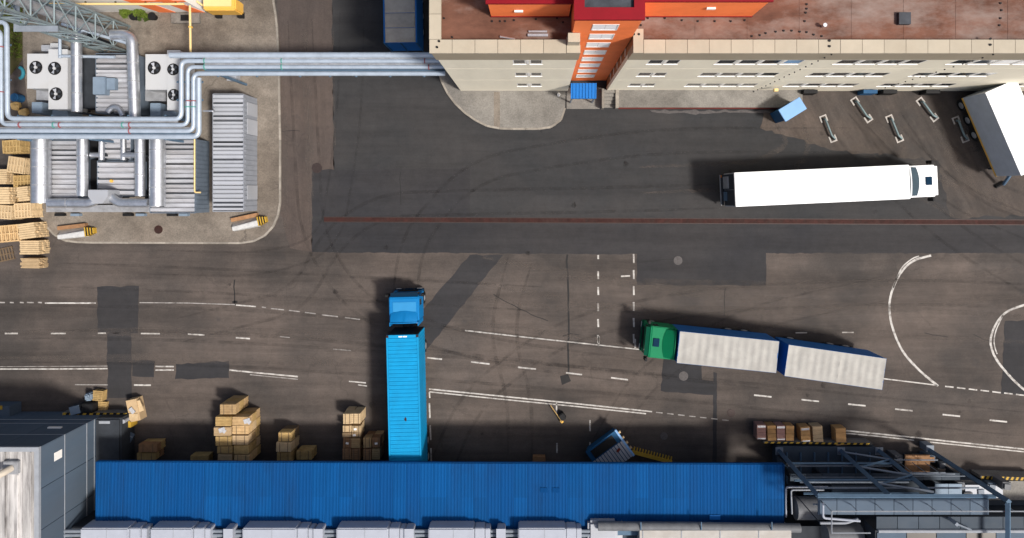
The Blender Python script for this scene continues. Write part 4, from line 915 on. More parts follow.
for k,(px,h,m,lb) in enumerate((((31.5,42,102,113),2.2,"box_blue_grey","blue-grey cabinet below the short left fan unit"),((52,68,110,118),1.9,"box_blue_grey","blue-grey cabinet at the foot of the tall fan unit"),((150,160.5,103,117),2.2,"box_blue_grey","blue-grey cabinet below the right one-fan unit"),((163,176,111,117),1.8,"box_blue_grey","blue-grey cabinet under the narrow fan unit"),((41,50,45,51),1.2,"container_grey","small grey-green box above the short left fan unit"),((50,59,43,50),1.3,"unit_white","small pale box above the tall left fan unit"),((73,96,57,108),1.4,"steel_dark","dark equipment tray between duct and plant room"),((145,166,90,101),1.2,"galv_dull","slatted metal tray below the right one-fan unit"),((36,50,90,100),1.2,"galv_dull","slatted metal tray below the left one-fan unit"))):
    x0,y1 = W(px[0],px[2],h); x1,y0 = W(px[1],px[3],h); t = thing("equipment_box",lb,"equipment box",((x0+x1)/2,(y0+y1)/2,PZ)); hx,hy=(x1-x0)/2,(y1-y0)/2
    part("casing", MB().box(-hx,hx,-hy,hy,0,h-PZ), m, t, bevel=.03)
    for q in range(4): part("lid_rib", MB().box(-hx+.06,hx-.06,-hy+.08+q*hy*.48,-hy+.12+q*hy*.48,h-PZ+.001,h-PZ+.03), m, t)
for k,(px,py,m,lb) in enumerate(((19,73,"teal","teal curved cover on the ground by the left rack"),(18,98,"booth_side","blue drum on the ground by the left rack"),(14,105,"wood_yellow","yellow sack heap on the ground in the rack corner"),(22,112,"wood_yellow","second yellow sack against the rack corner"))):
    x,y = W(px,py,.5); mb = MB()
    if k==0: mb.tube([(x+.35*math.cos(a),y+.45*math.sin(a),.5) for a in [i*.4-1.4 for i in range(8)]],.13,8)
    elif k==1: mb.tube([(x,y,PZ),(x,y,.9)],.33,16).tube([(x,y,.9),(x,y,.96)],.2,12)
    else: mb.rbox((x,y,.3),(.7,.5,.35),.3).rbox((x+.2,y-.2,.55),(.5,.45,.2),-.2)
    single(["curved_cover","drum","sack","sack"][k], mb, m, lb, ["cover","drum","sack","sack"][k], bevel=.05 if k>1 else 0, smooth=True)

# pipe rack --------------------------------------------------------------
RZ = 5.5
rk = thing("pipe_rack", "elevated rack of four pale blue pipes crossing from the plant to the beige building", "pipe rack", (*W(197,137,0),PZ))
ro = Vector(rk.location)
def rpipe(pts, r, z=RZ, m="pipe_blue", br=.5, name="pipe"):
    P = [ (V3(*p,z) if len(p)==2 else V3(*p)) - ro for p in pts]
    return part(name, MB().tube(bend(P,br,5),r,14), m, rk, smooth=True)
xe = 445
rpipe([(170,55.2),(xe,55.2)],.22)
rpipe([(xe,61),(181.3,61),(181.3,119),(7.5,118.6),(6.8,22),(-14,22)],.17)
rpipe([(xe,67),(187.8,67),(187.8,125),(1.5,124.6),(1.0,30),(-14,30)],.15)
rpipe([(xe,73.6),(193.6,73.6),(193.6,131),(-20,130.6)],.17)
rpipe([(198.8,78),(198.8,136.8),(-20,136.4)],.19)
rpipe([(205,58.2),(xe,58.2)],.06,RZ+.05,"galv_dull"); rpipe([(205,64),(xe,64)],.07,RZ+.05,"galv_dull"); rpipe([(205,70.2),(xe,70.2)],.08,RZ-.2,"steel_blue")
rpipe([(-20,121.8),(178,121.8)],.06,RZ-.1,"galv_dull"); rpipe([(-20,128),(190,128)],.07,RZ-.1,"galv_dull"); rpipe([(-20,134),(196,134)],.06,RZ-.1,"steel_blue")
def rbar(a,b,t_,m="steel_blue",name="cross_beam"): part(name, MB().bar(V3(*a)-ro,V3(*b)-ro,t_), m, rk)
for x in (218,257,300,330,356,390,424):
    rbar((x,52,RZ-.35),(x,77,RZ-.35),.14)
for x in (218,):
    for y in (54,74):
        X,Y = W(x,y,RZ-.4); part("post", MB().box(X-.08-ro.x,X+.08-ro.x,Y-.08-ro.y,Y+.08-ro.y,(-.1 if x>280 else 0),RZ-.6), "steel_blue", rk)
for x in (18,52,90,128,165): 
    rbar((x,115,RZ-.35),(x,140,RZ-.35),.12)
for x in (18,90,165):
    for y in (116,139):
        X,Y = W(x,y,RZ-.4); part("post", MB().box(X-.08-ro.x,X+.08-ro.x,Y-.08-ro.y,Y+.08-ro.y,0,RZ-.6), "steel_blue", rk)
for y in (82,100): rbar((177,y,RZ-.35),(203,y,RZ-.35),.12)
for y in (45,80): rbar((-3,y,RZ-.35),(11,y,RZ-.35),.12)
for (x,y,ax,m) in ((189,101,'y',"valve_red"),(194,101,'y',"valve_red"),(187.8,107,'y',"valve_green"),(193.6,107,'y',"valve_green"),(205,61,'x',"valve_green"),(205,67,'x',"valve_green"),(282,61,'x',"valve_green"),(282,67,'x',"valve_green"),(20,125,'x',"valve_red"),(60,125,'x',"valve_red"),(54,125,'x',"valve_green"),(130,125,'x',"valve_red"),(130,131,'x',"valve_red"),(123,125,'x',"valve_green"),(425,61,'x',"valve_red"),(429,67,'x',"valve_red"),(2,47,'y',"valve_red"),(1,92,'y',"valve_red")):
    P = V3(x,y,RZ)-ro; d = Vector((.06,0,0)) if ax=='x' else Vector((0,.06,0)); part("flange", MB().tube([P-d*.6,P+d*.6],.22,14), m, rk)
part("service_line", MB().tube(bend([V3(203,111,RZ-.3)-ro,V3(214,111,RZ-.3)-ro,V3(214,111,3)-ro],.2),.07,8), "galv", rk, smooth=True)
# lattice mast with flue -----------------------------------------------------
mx_,my_ = W(118,40,0); mast = thing("lattice_mast", "tall grey-green steel lattice mast rising at the top left corner", "mast", (mx_,my_,PZ))
HM = 24.0; hb, ht_ = 1.05, .95
def leg(sx,sy,z): s_ = hb+(ht_-hb)*z/HM; return Vector((sx*s_,sy*s_,z))
for sx,sy in ((-1,-1),(1,-1),(1,1),(-1,1)): part("mast_leg", MB().bar(leg(sx,sy,0),leg(sx,sy,HM),.15), "lattice", mast)
nb = 11; C4 = [(-1,-1),(1,-1),(1,1),(-1,1)]
for k in range(nb):
    z0,z1 = HM*k/nb, HM*(k+1)/nb
    for q in range(4):
        a,b = C4[q], C4[(q+1)%4]
        part("mast_ring", MB().bar(leg(*a,z1),leg(*b,z1),.09), "lattice", mast)
        part("mast_brace", MB().bar(leg(*a,z0),leg(*b,z1),.075), "lattice", mast)
        part("mast_brace", MB().bar(leg(*b,z0),leg(*a,z1),.075), "lattice", mast)
part("flue", MB().tube([(0.2,0.1,0),(0.2,0.1,HM)],.36,16), "galv_dull", mast, smooth=True)
part("ladder", MB().bar((-.55,-.75,0),(-.5,-.7,HM),.05).bar((-.2,-.75,0),(-.2,-.7,HM),.05), "galv", mast)
for z in (9.0,16.0): part("mast_platform", MB().box(-1.5,1.5,-1.5,-1.1,z,z+.06).box(-1.5,1.5,1.1,1.5,z,z+.06).box(-1.5,-1.1,-1.1,1.1,z,z+.06), "steel_light", mast)
for a,b in (((60,33,3.2),(60,58,3.2)),((60,56,3.2),(115,57,3.2)),((62,24,3.6),(130,44,3.6))):
    P,Q = V3(*a),V3(*b); t = thing("grey_pipe", f"thin grey pipe near the mast base, {['upright left of the duct','crossing above the plant room','sloping under the lattice'][int(a[1]==56)+2*int(a[1]==24)]}", "pipe", (P.x,P.y,PZ))
    o_ = Vector((P.x,P.y,PZ)); part("pipe_run", MB().tube([P-o_,Q-o_],.12,10), "pipe_blue", t, smooth=True); part("support", MB().box(-.05,.05,-.05,.05,0,a[2]-PZ-.1), "steel_dark", t)

# white building at the top left
wbd = thing("white_building", "white building with orange diagonal paint cut by the top edge", "building", (*W(170,13),0)); 
X0,Y0 = W(64,12.5); X1,_ = W(206,12.5); lx0,lx1 = X0-wbd.location.x, X1-wbd.location.x; ly = Y0-wbd.location.y
part("wall", MB().box(lx0,lx1,ly,ly+20,0,4.4), "window_white", wbd); part("roof", MB().box(lx0-.1,lx1+.1,ly-.1,ly+20,4.41,4.6), "duct_white", wbd)
for k,(a,b) in enumerate(((lx1-3.7,lx1-2.4),(lx1-1.2,lx1-.05))):
    part("orange_stripe", MB().add([(a,ly-.006,.1),(b,ly-.006,.1),(b-1.0,ly-.006,4.38),(a-1.0,ly-.006,4.38),(a,ly-.03,.1),(b,ly-.03,.1),(b-1.0,ly-.03,4.38),(a-1.0,ly-.03,4.38)],[(0,1,2,3),(4,7,6,5),(0,4,5,1),(1,5,6,2),(2,6,7,3),(3,7,4,0)]), "orange_wall", wbd)
part("orange_band", MB().box(lx1-4.0,lx1,ly-.02,ly-.004,3.1,3.5), "orange_wall", wbd)
part("yellow_gas_pipe", MB().tube([(lx0+.8,ly-.22,3.3),(lx1-.1,ly-.22,3.3)],.09,8), "gas_yellow_pale", wbd, smooth=True)
for k in range(5): part("pipe_bracket", MB().box(lx0+1.5+k*2.3,lx0+1.6+k*2.3,ly-.2,ly-.002,3.15,3.25), "black", wbd)
P = W(189.5,8,3.3); gp = thing("yellow_gas_pipe","pale yellow gas pipe running from the white building to the pipe rack","pipe",(P[0],P[1],PZ)); 
part("pipe_run", MB().tube(bend([(0,.2,3.1),(.05,-3.4,3.1),(.05,-3.4,0)],.15),.085,8), "gas_yellow_pale", gp, smooth=True); part("pipe_clamp", MB().box(-.06,.16,-1.5,-1.4,2.95,3.2), "gas_yellow", gp)
yt = thing("yellow_gas_cabinet", "yellow gas regulator cabinet on black feet near the top edge", "cabinet", (*W(226,13,.8),PZ))
part("cabinet_body", MB().box(-1.25,1.3,-.1,.85,.35,1.9), "gas_yellow", yt, bevel=.1); part("lid", MB().box(-1.2,1.0,.18,.86,1.91,1.97), "gas_yellow_pale", yt, bevel=.02)
for x in (-.8,1.0): part("foot", MB().box(x-.22,x+.22,-.28,.2,0,.35), "black", yt)
part("gas_pipe", MB().tube(bend([(1.2,.3,1.6),(1.2,2.5,1.6)],.1),.09,8).tube([(-1.25,.2,1.2),(-1.9,.7,1.6)],.08,8), "gas_yellow_pale", yt, smooth=True)
x,y = W(185,18,.4); hb_ = thing("floor_hatch","grey concrete hatch with a dark grille beside the white building","hatch",(x,y,PZ)); part("slab", MB().box(-1.15,1.15,-.4,.4,0,.25), "concrete_grey", hb_, bevel=.02)
part("grille", MB().box(-.35,.35,-.22,.26,.252,.28), "black", hb_)
x,y = W(235,78.5,.3); single("service_box", MB().box(x-.35,x+.35,y-.25,y+.25,PZ,.9).box(x-.38,x+.38,y-.28,y+.28,.9,.94), "container_grey", "small grey service box under the pipe rack by the container", "service box")
x,y = W(159.5,229.5); single("drain_cover", MB().prism(arc(x,y,.34,0,342,19),PZ-.01,PZ+.03).prism(arc(x,y,.22,0,342,19),PZ+.031,PZ+.045), "rust_channel", "round rusty drain cover in the concrete pad", "drain cover")
# shrubs and potted plants
def shrub(px, py, r, h, label, m="leaf", n=420):
    x,y = W(px,py,.5); t = thing("shrub", label, "shrub", (x,y,PZ), 0, "shrubs by the white building")
    st_ = MB(); lf = MB(); lf.open = True
    for k in range(6):
        a = random.uniform(0,6.28); e = Vector((math.cos(a)*r*.6,math.sin(a)*r*.5,h*.8)); st_.tube([(0,0,0),(e.x*.5,e.y*.5,h*.45),tuple(e)],[.03,.02,.01],5)
    for k in range(n):
        a = random.uniform(0,6.28); q = r*math.sqrt(random.random())*(.75+.35*math.sin(3*a+px)); z = h*random.uniform(.25,1)*(1-.4*(q/r)**2)
        c_ = Vector((math.cos(a)*q,math.sin(a)*q*.8,z)); u_ = Vector((random.uniform(-1,1),random.uniform(-1,1),random.uniform(-.4,.6))).normalized()*.11; v_ = u_.cross(Vector((random.uniform(-.3,.3),random.uniform(-.3,.3),1))).normalized()*.05
        lf.add([c_-u_,c_+v_,c_+u_,c_-v_],[(0,1,2,3)])
    part("stem", st_, "wood_dark", t); part("crown", lf, m, t)
shrub(127,13,.55,1.0,"bright green shrub left of the black pots by the white building"); shrub(142,13.5,.6,1.1,"bright green shrub between the black pots by the white building")
shrub(138,17,.3,.5,"small dark shrub in front of the bright pair","leaf_dark",160); shrub(146,18,.3,.5,"small dark shrub below the right bright shrub","leaf_dark",160)
for k,px in enumerate((135,153.5)):
    x,y = W(px,17,.4); single("plant_pot", MB().tube([(x,y,PZ),(x,y,.6)],[.22,.30],14,cap=True).tube([(x,y,.6),(x,y,.66)],[.33,.33],14), "black", f"black round plant pot {'between the shrubs' if k==0 else 'right of the shrubs by the grey hatch'}", "pot", "plant pots", smooth=True)

# ================================================================== BLUE CANOPY AND HALL (bottom)
CH = 4.8; cx0 = W(97.5,460,CH)[0]; cx1 = W(783,460,CH)[0]; cyN = W(500,462.6,CH)[1]-.05; cyS = W(500,527,CH)[1]
cn = thing("loading_canopy", "long bright blue corrugated canopy along the bottom of the yard", "canopy", ((cx0+cx1)/2,cyN,0), R(-0.22))
hw = (cx1-cx0)/2; ns = 51; sw = 2*hw/ns; dpt = cyN-cyS
mats_ = []
for m in ("blue_roof","blue_roof_alt"):
    mb = MB(); P = []; k = 4; p = (sw-.012)/k
    for i in range(k):
        b = i*p
        P += [(b,0),(b+p*.3,0),(b+p*.42,.018),(b+p*.72,.018),(b+p*.84,0)]
    P.append((k*p,0)); n = len(P)
    for (t0,t1,up_) in ((0,.52,.0),(.5,1,.012)):
        mb = MB(); mb.add([(a,-dpt*t0,z+.25*t0+up_*0) for a,z in P]+[(a,-dpt*t1,z+.25*t1) for a,z in P],[(i,i+n,i+1+n,i+1) for i in range(n-1)]); mb.open = True
        mats_.append(mb.mesh("roof_sheet", m))
for k in range(ns):
    q_ = random.choice((0,0,2)); dz_ = random.uniform(-.006,.006)
    link("roof_sheet", mats_[q_], cn, (-hw+k*sw,0,CH+dz_+.02)); link("roof_sheet", mats_[q_+1], cn, (-hw+k*sw,0,CH+dz_))
part("gutter", MB().box(-hw,hw,-.12,.05,CH-.28,CH-.04), "blue_roof", cn); part("soffit", MB().box(-hw,hw,-dpt,-.13,CH-.34,CH-.28), "steel_dark", cn)
part("verge_trim", MB().box(-hw-.06,-hw-.005,-dpt,.05,CH-.3,CH+.12).box(hw+.005,hw+.06,-dpt,.05,CH-.3,CH+.12), "blue_roof_alt", cn)
for k in range(7): part("post", MB().box(-hw+.4+k*(2*hw-.8)/6-.1,-hw+.4+k*(2*hw-.8)/6+.1,-dpt+.3,-dpt+.5,0,CH-.34), "steel_dark", cn)
for (px,py) in ((556,490),(544,490),(715,516)):
    x,y = W(px,py,CH+.2); part("roof_mark", MB().rbox((x-cn.location.x,y-cn.location.y,CH+.06+.25*(cyN-y)/dpt),(.55 if px!=715 else .8,.35,.012)), "roof_mark" if px!=715 else "blue_awning", cn)
hall = thing("factory_hall", "low white-roofed hall behind the blue canopy cut by the bottom edge", "building", (0,cyS-.02,0))
part("wall", MB().box(-60,60,-30,-.02,0,4.6), "steel_dark", hall)
part("roof", MB().box(-31,14,-30,-.4,4.61,4.75), "deck_grey", hall); part("roof_edge", MB().box(cx0,cx1,-.4,-.03,4.9,5.2), "steel_blue", hall)
RU = [(80,128),(150,192),(242,296),(336,388),(428,474),(518,566)]
for k,(a,b) in enumerate(RU):
    xa,y = W(a,528.5,6.2); xb,_ = W(b,528.5,6.2); t = thing("roof_unit", f"white boxy roof unit behind the blue canopy, {ORD[k]} from the left", "roof unit", ((xa+xb)/2,y,4.76), 0, "white roof units")
    w_ = (xb-xa)/2; part("casing", MB().box(-w_,w_,-3,0,0,1.44), "duct_white", t, bevel=.08)
    part("side_duct", MB().box(w_+.02,w_+.75,-2.8,-.08,0,1.25), "duct_white", t, bevel=.05); part("end_duct", MB().box(w_+.77,w_+1.15,-2.6,-.18,0,1.1), "duct_white", t, bevel=.04)
    part("lid_seam", MB().box(w_*.1,w_*.1+.03,-2.9,-.05,1.441,1.46), "trim_light", t)
for k,px in enumerate((228,318,409,501)):
    x,y = W(px,529.5,6.0); t = thing("roof_duct", f"narrow white duct box between the roof units, {ORD[k]} from the left", "duct", (x,y,4.76), 0, "narrow roof ducts"); part("duct_box", MB().box(-.3,.3,-3,0,0,1.2), "duct_white", t, bevel=.05); part("duct_cap", MB().box(-.34,.34,-3,.04,1.201,1.25), "duct_white", t)
for k,yy in enumerate((531,535)):
    a = V3(60,yy,5.4); b = V3(590,yy,5.4); single("roof_pipe", MB().tube([a,b],.12,8), "steel_light", f"long grey pipe behind the white roof units, {'nearer the canopy' if k==0 else 'farther from the canopy'}", "pipe", smooth=True)
# grey header pipe and pale roof at the right of the hall
a = V3(600,522.5,5.7); b = V3(800,528.5,5.7); 
t = thing("header_pipe", "thick grey header pipe along the canopy back edge at right", "pipe", (a.x,a.y,4.76)); o_ = Vector((a.x,a.y,4.76))
part("pipe_run", MB().tube([V3(598,526,5.75)-o_,V3(690,526.5,5.75)-o_,V3(800,528,5.75)-o_],.32,16), "steel_mid", t, smooth=True)
for px in (640,700,770): P = V3(px,525,5.75)-o_; part("pipe_hook", MB().tube([P+Vector((0,-.5,0)),P+Vector((0,-.1,.4)),P+Vector((0,.4,.38))],.05,6), "steel_blue", t)
a = V3(588,522,5.6); b = V3(618,545,5.6); t = thing("roof_hood", "rounded grey-white hood at the left end of the header pipe", "hood", (a.x,a.y,4.76)); part("hood_shell", MB().box(0,b.x-a.x,b.y-a.y,0,0,.8), "container_grey", t, bevel=.2, smooth=True); part("hood_base", MB().box(.1,b.x-a.x+.4,b.y-a.y,-.2,-.05,.3), "galv_dull", t)
a = V3(640,531.5,6.2); b = V3(792,560,6.2); t = thing("pale_roof", "stained pale flat roof at the bottom edge below the header pipe", "roof", (a.x,a.y,4.76))
part("roof_body", MB().box(0,b.x-a.x,b.y-a.y,0,0,1.3), "roof_pale", t)
for k in range(4): part("roof_lap", MB().box(.2+k*2.8,.26+k*2.8,b.y-a.y,-.02,1.301,1.33), "trim_light", t)

# ================================================================== GREY BUILDING (bottom left)
gx, gy, gh = -34.7, -17.6, 8.0
gb = thing("grey_clad_building", "tall dark grey panel-clad building with stained pale roof at the lower left", "building", (gx,gy,0))
part("wall_core", MB().box(-25,-.05,-30,-.05,0,gh-.05), "steel_dark", gb)
zb = [(0.02,1.98),(2.05,2.88),(2.95,5.35),(5.42,gh-.12)]
for (z0,z1) in zb:
    n = 7
    for k in range(n):
        part("cladding_panel", MB().box(-k*2.9-2.88,-k*2.9-.02,-.048,-.002+random.uniform(0,.004),z0,z1), "clad_grey", gb)
    for k in range(6):
        part("cladding_panel", MB().box(-.048,-.002+random.uniform(0,.004),-k*2.9-2.93,-k*2.9-.07,z0,z1), "clad_grey", gb)
for z in (2.0,2.9,5.38): part("trim_band", MB().box(-25,.03,-.01,.03,z,z+.05).box(-.01,.03,-30,-.011,z,z+.05), "trim_light", gb)
part("corner_trim", MB().box(-.05,.02,-.05,.02,.02,gh-.13), "clad_grey", gb)
part("roof_rim", MB().box(-25,.06,-.25,.06,gh-.11,gh+.12).box(-.25,.06,-30,-.251,gh-.11,gh+.12), "trim_light", gb)
for k in range(9): part("roof_sheet", MB().box(-.26-(k+1)*.9+.03,-.26-k*.9,-30,-.26,gh-.05,gh+random.uniform(-.01,.02)), "roof_stained", gb)
for k in range(6): part("roof_rib", MB().box(-.5-k*.9-.05,-.5-k*.9+.0,-30,-1.9 if k in (1,) else -.3,gh+.021,gh+.09), "roof_stained", gb)
part("white_plate", MB().box(.004,.02,-1.55,-.95,5.7,6.5), "window_white", gb); part("wall_lamp", MB().box(-2.2,-1.2,.004,.1,3.9,4.1).box(-13,-12,.004,.1,3.9,4.1), "window_white", gb)
fb = part("flue_box", MB().box(-2.25,-1.25,-1.75,-.85,gh+.03,gh+.35), "galv_dull", gb, bevel=.04); part("flue_pipe", MB().tube(bend([(-1.7,-1.3,gh+.3),(-1.9,-1.45,gh+.95),(-4.5,-2.6,gh+1.1)],.4),.24,14), "beige_pipe", fb, smooth=True)
# lower annex east of it
an_ = thing("annex", "low dark annex with a rounded corner pillar between grey building and canopy", "building", (gx+1.02,gy-.0,0))
part("annex_body", MB().box(-.98,.96,-5.5,.05,0,1.75), "steel_dark", an_); part("annex_roof", MB().box(-.97,.85,-5.5,-.05,1.76,1.9), "steel_dark", an_); part("roof_light", MB().box(-.7,.15,-.35,-.15,1.901,1.95), "trim_light", an_)
part("corner_pillar", MB().tube([(.98,-.3,0),(.98,-.3,1.6)],.16,12), "container_grey", an_, smooth=True); part("corner_guard", MB().box(.97,1.2,-1.0,-.5,0,.9), "hazard_yellow", an_)
rmp = thing("dock_ramp","narrow grey sloping plate beside the annex near the canopy corner","ramp",(*W(125,445,.6),0),R(-28)); part("plate", MB().box(-.28,.28,-1.1,1.1,.5,.6), "clad_grey", rmp)
for k in range(5): part("tread", MB().box(-.27,.27,-1+k*.45,-.93+k*.45,.601,.63), "steel_light", rmp)
part("leg", MB().box(-.1,.1,-.9,-.8,0,.5).box(-.1,.1,.8,.9,0,.5), "steel_dark", rmp)
# dock edge with hazard bars
def hazard_edge(name, a, b, z, n, label, th=.22):
    A,B = V3(*a,z), V3(*b,z); d = B-A; t = thing(name, label, "dock edge", (A.x,A.y,0), math.atan2(d.y,d.x)); L_ = d.length
    part("edge_beam", MB().box(0,L_,-th/2,th/2,0,z-.03), "concrete_grey", t)
    for k in range(n): part("hazard_stripe", MB().add([(L_*k/n,-th/2,z-.029),(L_*(k+.98)/n,-th/2,z-.029),(L_*(k+.98)/n+.1,th/2,z-.029),(L_*k/n+.1,th/2,z-.029),(L_*k/n,-th/2,z),(L_*(k+.98)/n,-th/2,z),(L_*(k+.98)/n+.1,th/2,z),(L_*k/n+.1,th/2,z)],[(0,3,2,1),(4,5,6,7),(0,1,5,4),(1,2,6,5),(2,3,7,6),(3,0,4,7)]), "hazard_yellow" if k%2==0 else "black", t)
    return t
hazard_edge("hazard_edge",(62,414),(129,414.5),.9,20,"yellow and black striped dock edge along the grey building")
t = thing("dock_box","grey-blue dock cabinet with yellow black top edge at the left picture edge","cabinet",(*W(0,410,1.3),0)); part("cabinet_body", MB().box(-1.5,.75,-.75,.3,0,1.3), "clad_grey", t, bevel=.03); part("hazard_top", MB().box(-.6,.2,.05,.35,1.301,1.36), "hazard_yellow", t); part("base_ledge", MB().box(-1.5,1.35,-1.0,-.76,0,.5), "steel_blue", t)
# small clutter by the grey building
for k,(px,py,m,lb) in enumerate(((97.5,396,"wood_yellow","small upright pallet with grey bag beside the dock edge"),(78,409,"steel_dark","dark cart leaning on the striped dock edge"),(90,407,"black","black bin on the dock edge beside the small pallet"),(99,408,"wood_yellow","second small pallet between bin and shadow"))):
    x,y = W(px,py,.6)
    if m=="wood_yellow":
        o = tag(link("wooden_pallet", pallet_mesh(.8,.8,4 if k==0 else 2,m,k), None, (x,y,0), R(85)), lb, "pallet")
        if k==0: single("grey_bag", MB().rbox((x-.65,y-.05,.45),(.55,.6,.8),.1).rbox((x-.6,y+.05,.95),(.35,.4,.25),.4), "box_blue_grey", "lumpy grey bag standing left of the small upright pallet", "bag", bevel=.1, smooth=True)
    else:
        t = thing("cart" if k==1 else "bin", lb, "cart" if k==1 else "bin", (x,y,0), R(15 if k==1 else 0)); part("tub", MB().box(-.45,.45,-.4,.4,.15,.95), m, t, bevel=.05); part("lid", MB().box(-.4,.4,-.3,.35,.951,1.0), "box_blue_grey" if k==1 else m, t)
        for sx in (-1,1): part("wheel", MB().tube([(sx*.35,-.46,.12),(sx*.35,-.4,.12)],.12,10), "rubber", t)
x,y = W(134,410,.9); t = thing("cardboard_heap","pale torn cardboard boxes heaped at the dock corner","cardboard",(x,y,0),R(12))
part("carton", MB().box(-.5,.35,-.9,.85,0,.9), "carton", t); part("flap", MB().rbox((.45,.2,.8),(.4,.9,.06),.2).rbox((-.1,-.5,.96),(.7,.5,.05),-.2), "wood_pale", t); part("wrap", MB().rbox((-.1,.0,.99),(.3,.5,.08),.5), "foil", t)
pile([((138.5,157,444,452),"the far row"),((137,156,453,459.5),"the canopy row")],[1.3,1.2],2,["wood_yellow","wood_brown"],"small pile at the canopy's left corner","small crate pile",4)
pile([((190,208,456,464),"the edge")],[.9],1,["wood_yellow"],"half hidden by the canopy left of the largest stack","low hidden crate",4)
x,y = W(539,461,.6); single("wooden_crate", MB().box(x-.5,x+.5,y-.3,y+.3,0,.6).box(x-.52,x+.52,y-.32,y-.1,.601,.63).box(x-.52,x+.52,y-.05,y+.2,.601,.63), "wood_brown", "brown crate peeping out under the middle of the blue canopy", "crate")

# tilted blue skip with ribbed lid, yellow comb rail, boom
A = V3(608,452,1.8); t = thing("waste_skip","dark blue waste skip with ribbed grey lid standing askew at the canopy edge","skip",(A.x,A.y,0),R(36))
part("skip_body", MB().add([(-1.3,-1.3,.2),(1.3,-1.3,.2),(1.3,.75,.2),(-1.3,.75,.2),(-1.45,-1.4,1.7),(1.45,-1.4,1.7),(1.45,1.0,1.7),(-1.45,1.0,1.7)],[(0,3,2,1),(4,5,6,7),(0,1,5,4),(1,2,6,5),(2,3,7,6),(3,0,4,7)]), "dumpster_blue", t)
part("dark_load", MB().box(-1.1,1.0,.15,.85,1.701,1.76), "black", t)
for k in range(11): part("lid_rib", MB().box(-1.4+k*.26,-1.4+k*.26+.19,-1.4,.05,1.701,1.80+.02*(k%2)), "container_grey", t)
part("rim", MB().box(1.40,1.55,-1.45,1.05,1.6,1.82), "booth_blue", t)
for k in range(4): part("lug", MB().box(1.551,1.72,-.9+k*.5,-.75+k*.5,1.5,1.7), "carton", t)
part("warning_plate", MB().rbox((.75,-.35,1.86),(.35,.2,.02),.3), "rust_red", t)
A = V3(632,452.5,.9); B = V3(672,463,.9); d = B-A; t = thing("yellow_rail","yellow comb-toothed barrier rail beside the waste skip","barrier",(A.x,A.y,0),math.atan2(d.y,d.x)); L_ = d.length
part("rail", MB().box(0,L_,-.13,.13,.6,.8), "hazard_yellow", t)
for k in range(14): part("tooth", MB().box(.1+k*L_/14,.19+k*L_/14,.131,.42,.62,.74), "hazard_yellow", t)
for x in (.2,L_-.2): part("leg", MB().box(x-.06,x+.06,-.1,.1,0,.6), "hazard_yellow", t)
A = V3(550.5,405,.4); B = V3(562,422,.4); d = B-A; t = thing("barrier_boom","thin yellow barrier boom with a black counterweight on the asphalt","barrier boom",(A.x,A.y,0),math.atan2(d.y,d.x)); L_ = d.length
part("boom", MB().bar((0,0,.5),(L_,0,.4),.06), "wood_yellow", t); part("counterweight", MB().box(L_*.62,L_*.95,.05,.5,.02,.6), "black", t, bevel=.05); part("foot", MB().box(L_-.15,L_+.1,-.1,.1,.02,.35), "gas_yellow", t)

# ================================================================== STEEL STRUCTURE (bottom right)
dk = struct("right_dock", MB().prism([W(777,446,1.1),W(876,447,1.1),W(884,479,1.1),W(1100,482,1.1),W(1100,700,1.1),W(777,700,1.1)],0,1.1), "deck_grey")
hazard_edge("hazard_edge",(764,442.6),(872,444),1.12,34,"yellow and black striped dock edge under the timber bundles",.14)
hazard_edge("hazard_edge",(981,477.5),(1040,479.5),1.3,24,"yellow and black striped kerb at the right picture edge",.24)
SY = -20.4
sf = thing("steel_structure", "dark blue steel frame with tall columns and zigzag bracing at the lower right", "steel frame", (19.3,SY,0))
def sb(p,q,th,name="beam",m="steel_blue"): return part(name, MB().bar(Vector(p),Vector(q),th), m, sf)
colx = [0,4.93,7.96,12.08]; TZ = 8.8
for k,x in enumerate(colx[:3]):
    c_ = sb((x,0,1.1),(x,-.25,TZ),.30,"column")
    part("base_plate", MB().box(x-.3,x+.3,-.3,.3,1.101,1.15), "steel_light", c_)
for (y,z,x1_) in ((-.25,TZ,12.1),(-.6,2.6,8.2),(-.9,4.6,8.2),(-1.1,6.4,8.2),(-.1,3.4,8.0),(-.2,6.2,8.0)): sb((-.1,y,z),(x1_,y,z),.22 if z==TZ else .12)
zz = [1.4,2.9,4.4,5.9,7.4,8.7]
for k in range(5):
    a_,b_ = (colx[1],colx[2]) if k%2==0 else (colx[2],colx[1]); sb((a_,.03,zz[k]),(b_,.0,zz[k+1]),.12,"brace","steel_light" if k%2==0 else "steel_blue")
c_ = sb((12.08,-.0,0),(12.08,-.0,10.2),.28,"column","steel_blue"); part("base_plate", MB().box(11.8,12.4,-.1,.4,.0,1.0), "steel_light", c_)
sb((12.08,-.1,10.1),(12.08,-6,10.1),.26); sb((8,-.5,4.4),(12,-.5,4.4),.08,"beam","steel_light"); sb((8,-.3,2.2),(12,-.3,2.2),.08,"beam","steel_light")
for k in range(9): part("roof_panel", MB().box(-.1+k*1.3+.02,-.1+(k+1)*1.3-.02,-1.45,-.4,TZ+.02,TZ+.12), "clad_grey", sf)
for k in range(7): sb((.6+k*1.1,-.1,1.15),(.6+k*1.1,-2.6,1.15),.10,'floor_joist')
for (ya,za,xa,xb) in ((-.45,3.0,0,8),(-.7,5.4,0,8),(-.35,7.2,0,12),(-1.2,7.9,0,12),(-.9,3.2,8,12)): part('pipe_run', MB().tube([(xa,ya,za),(xb,ya,za)],.07,8), 'steel_light', sf, smooth=True)
for k in range(4): sb((8+k*1.0,-.5,2.2),(8+k*1.0,-.5,4.4),.05,'rail_post','steel_light')
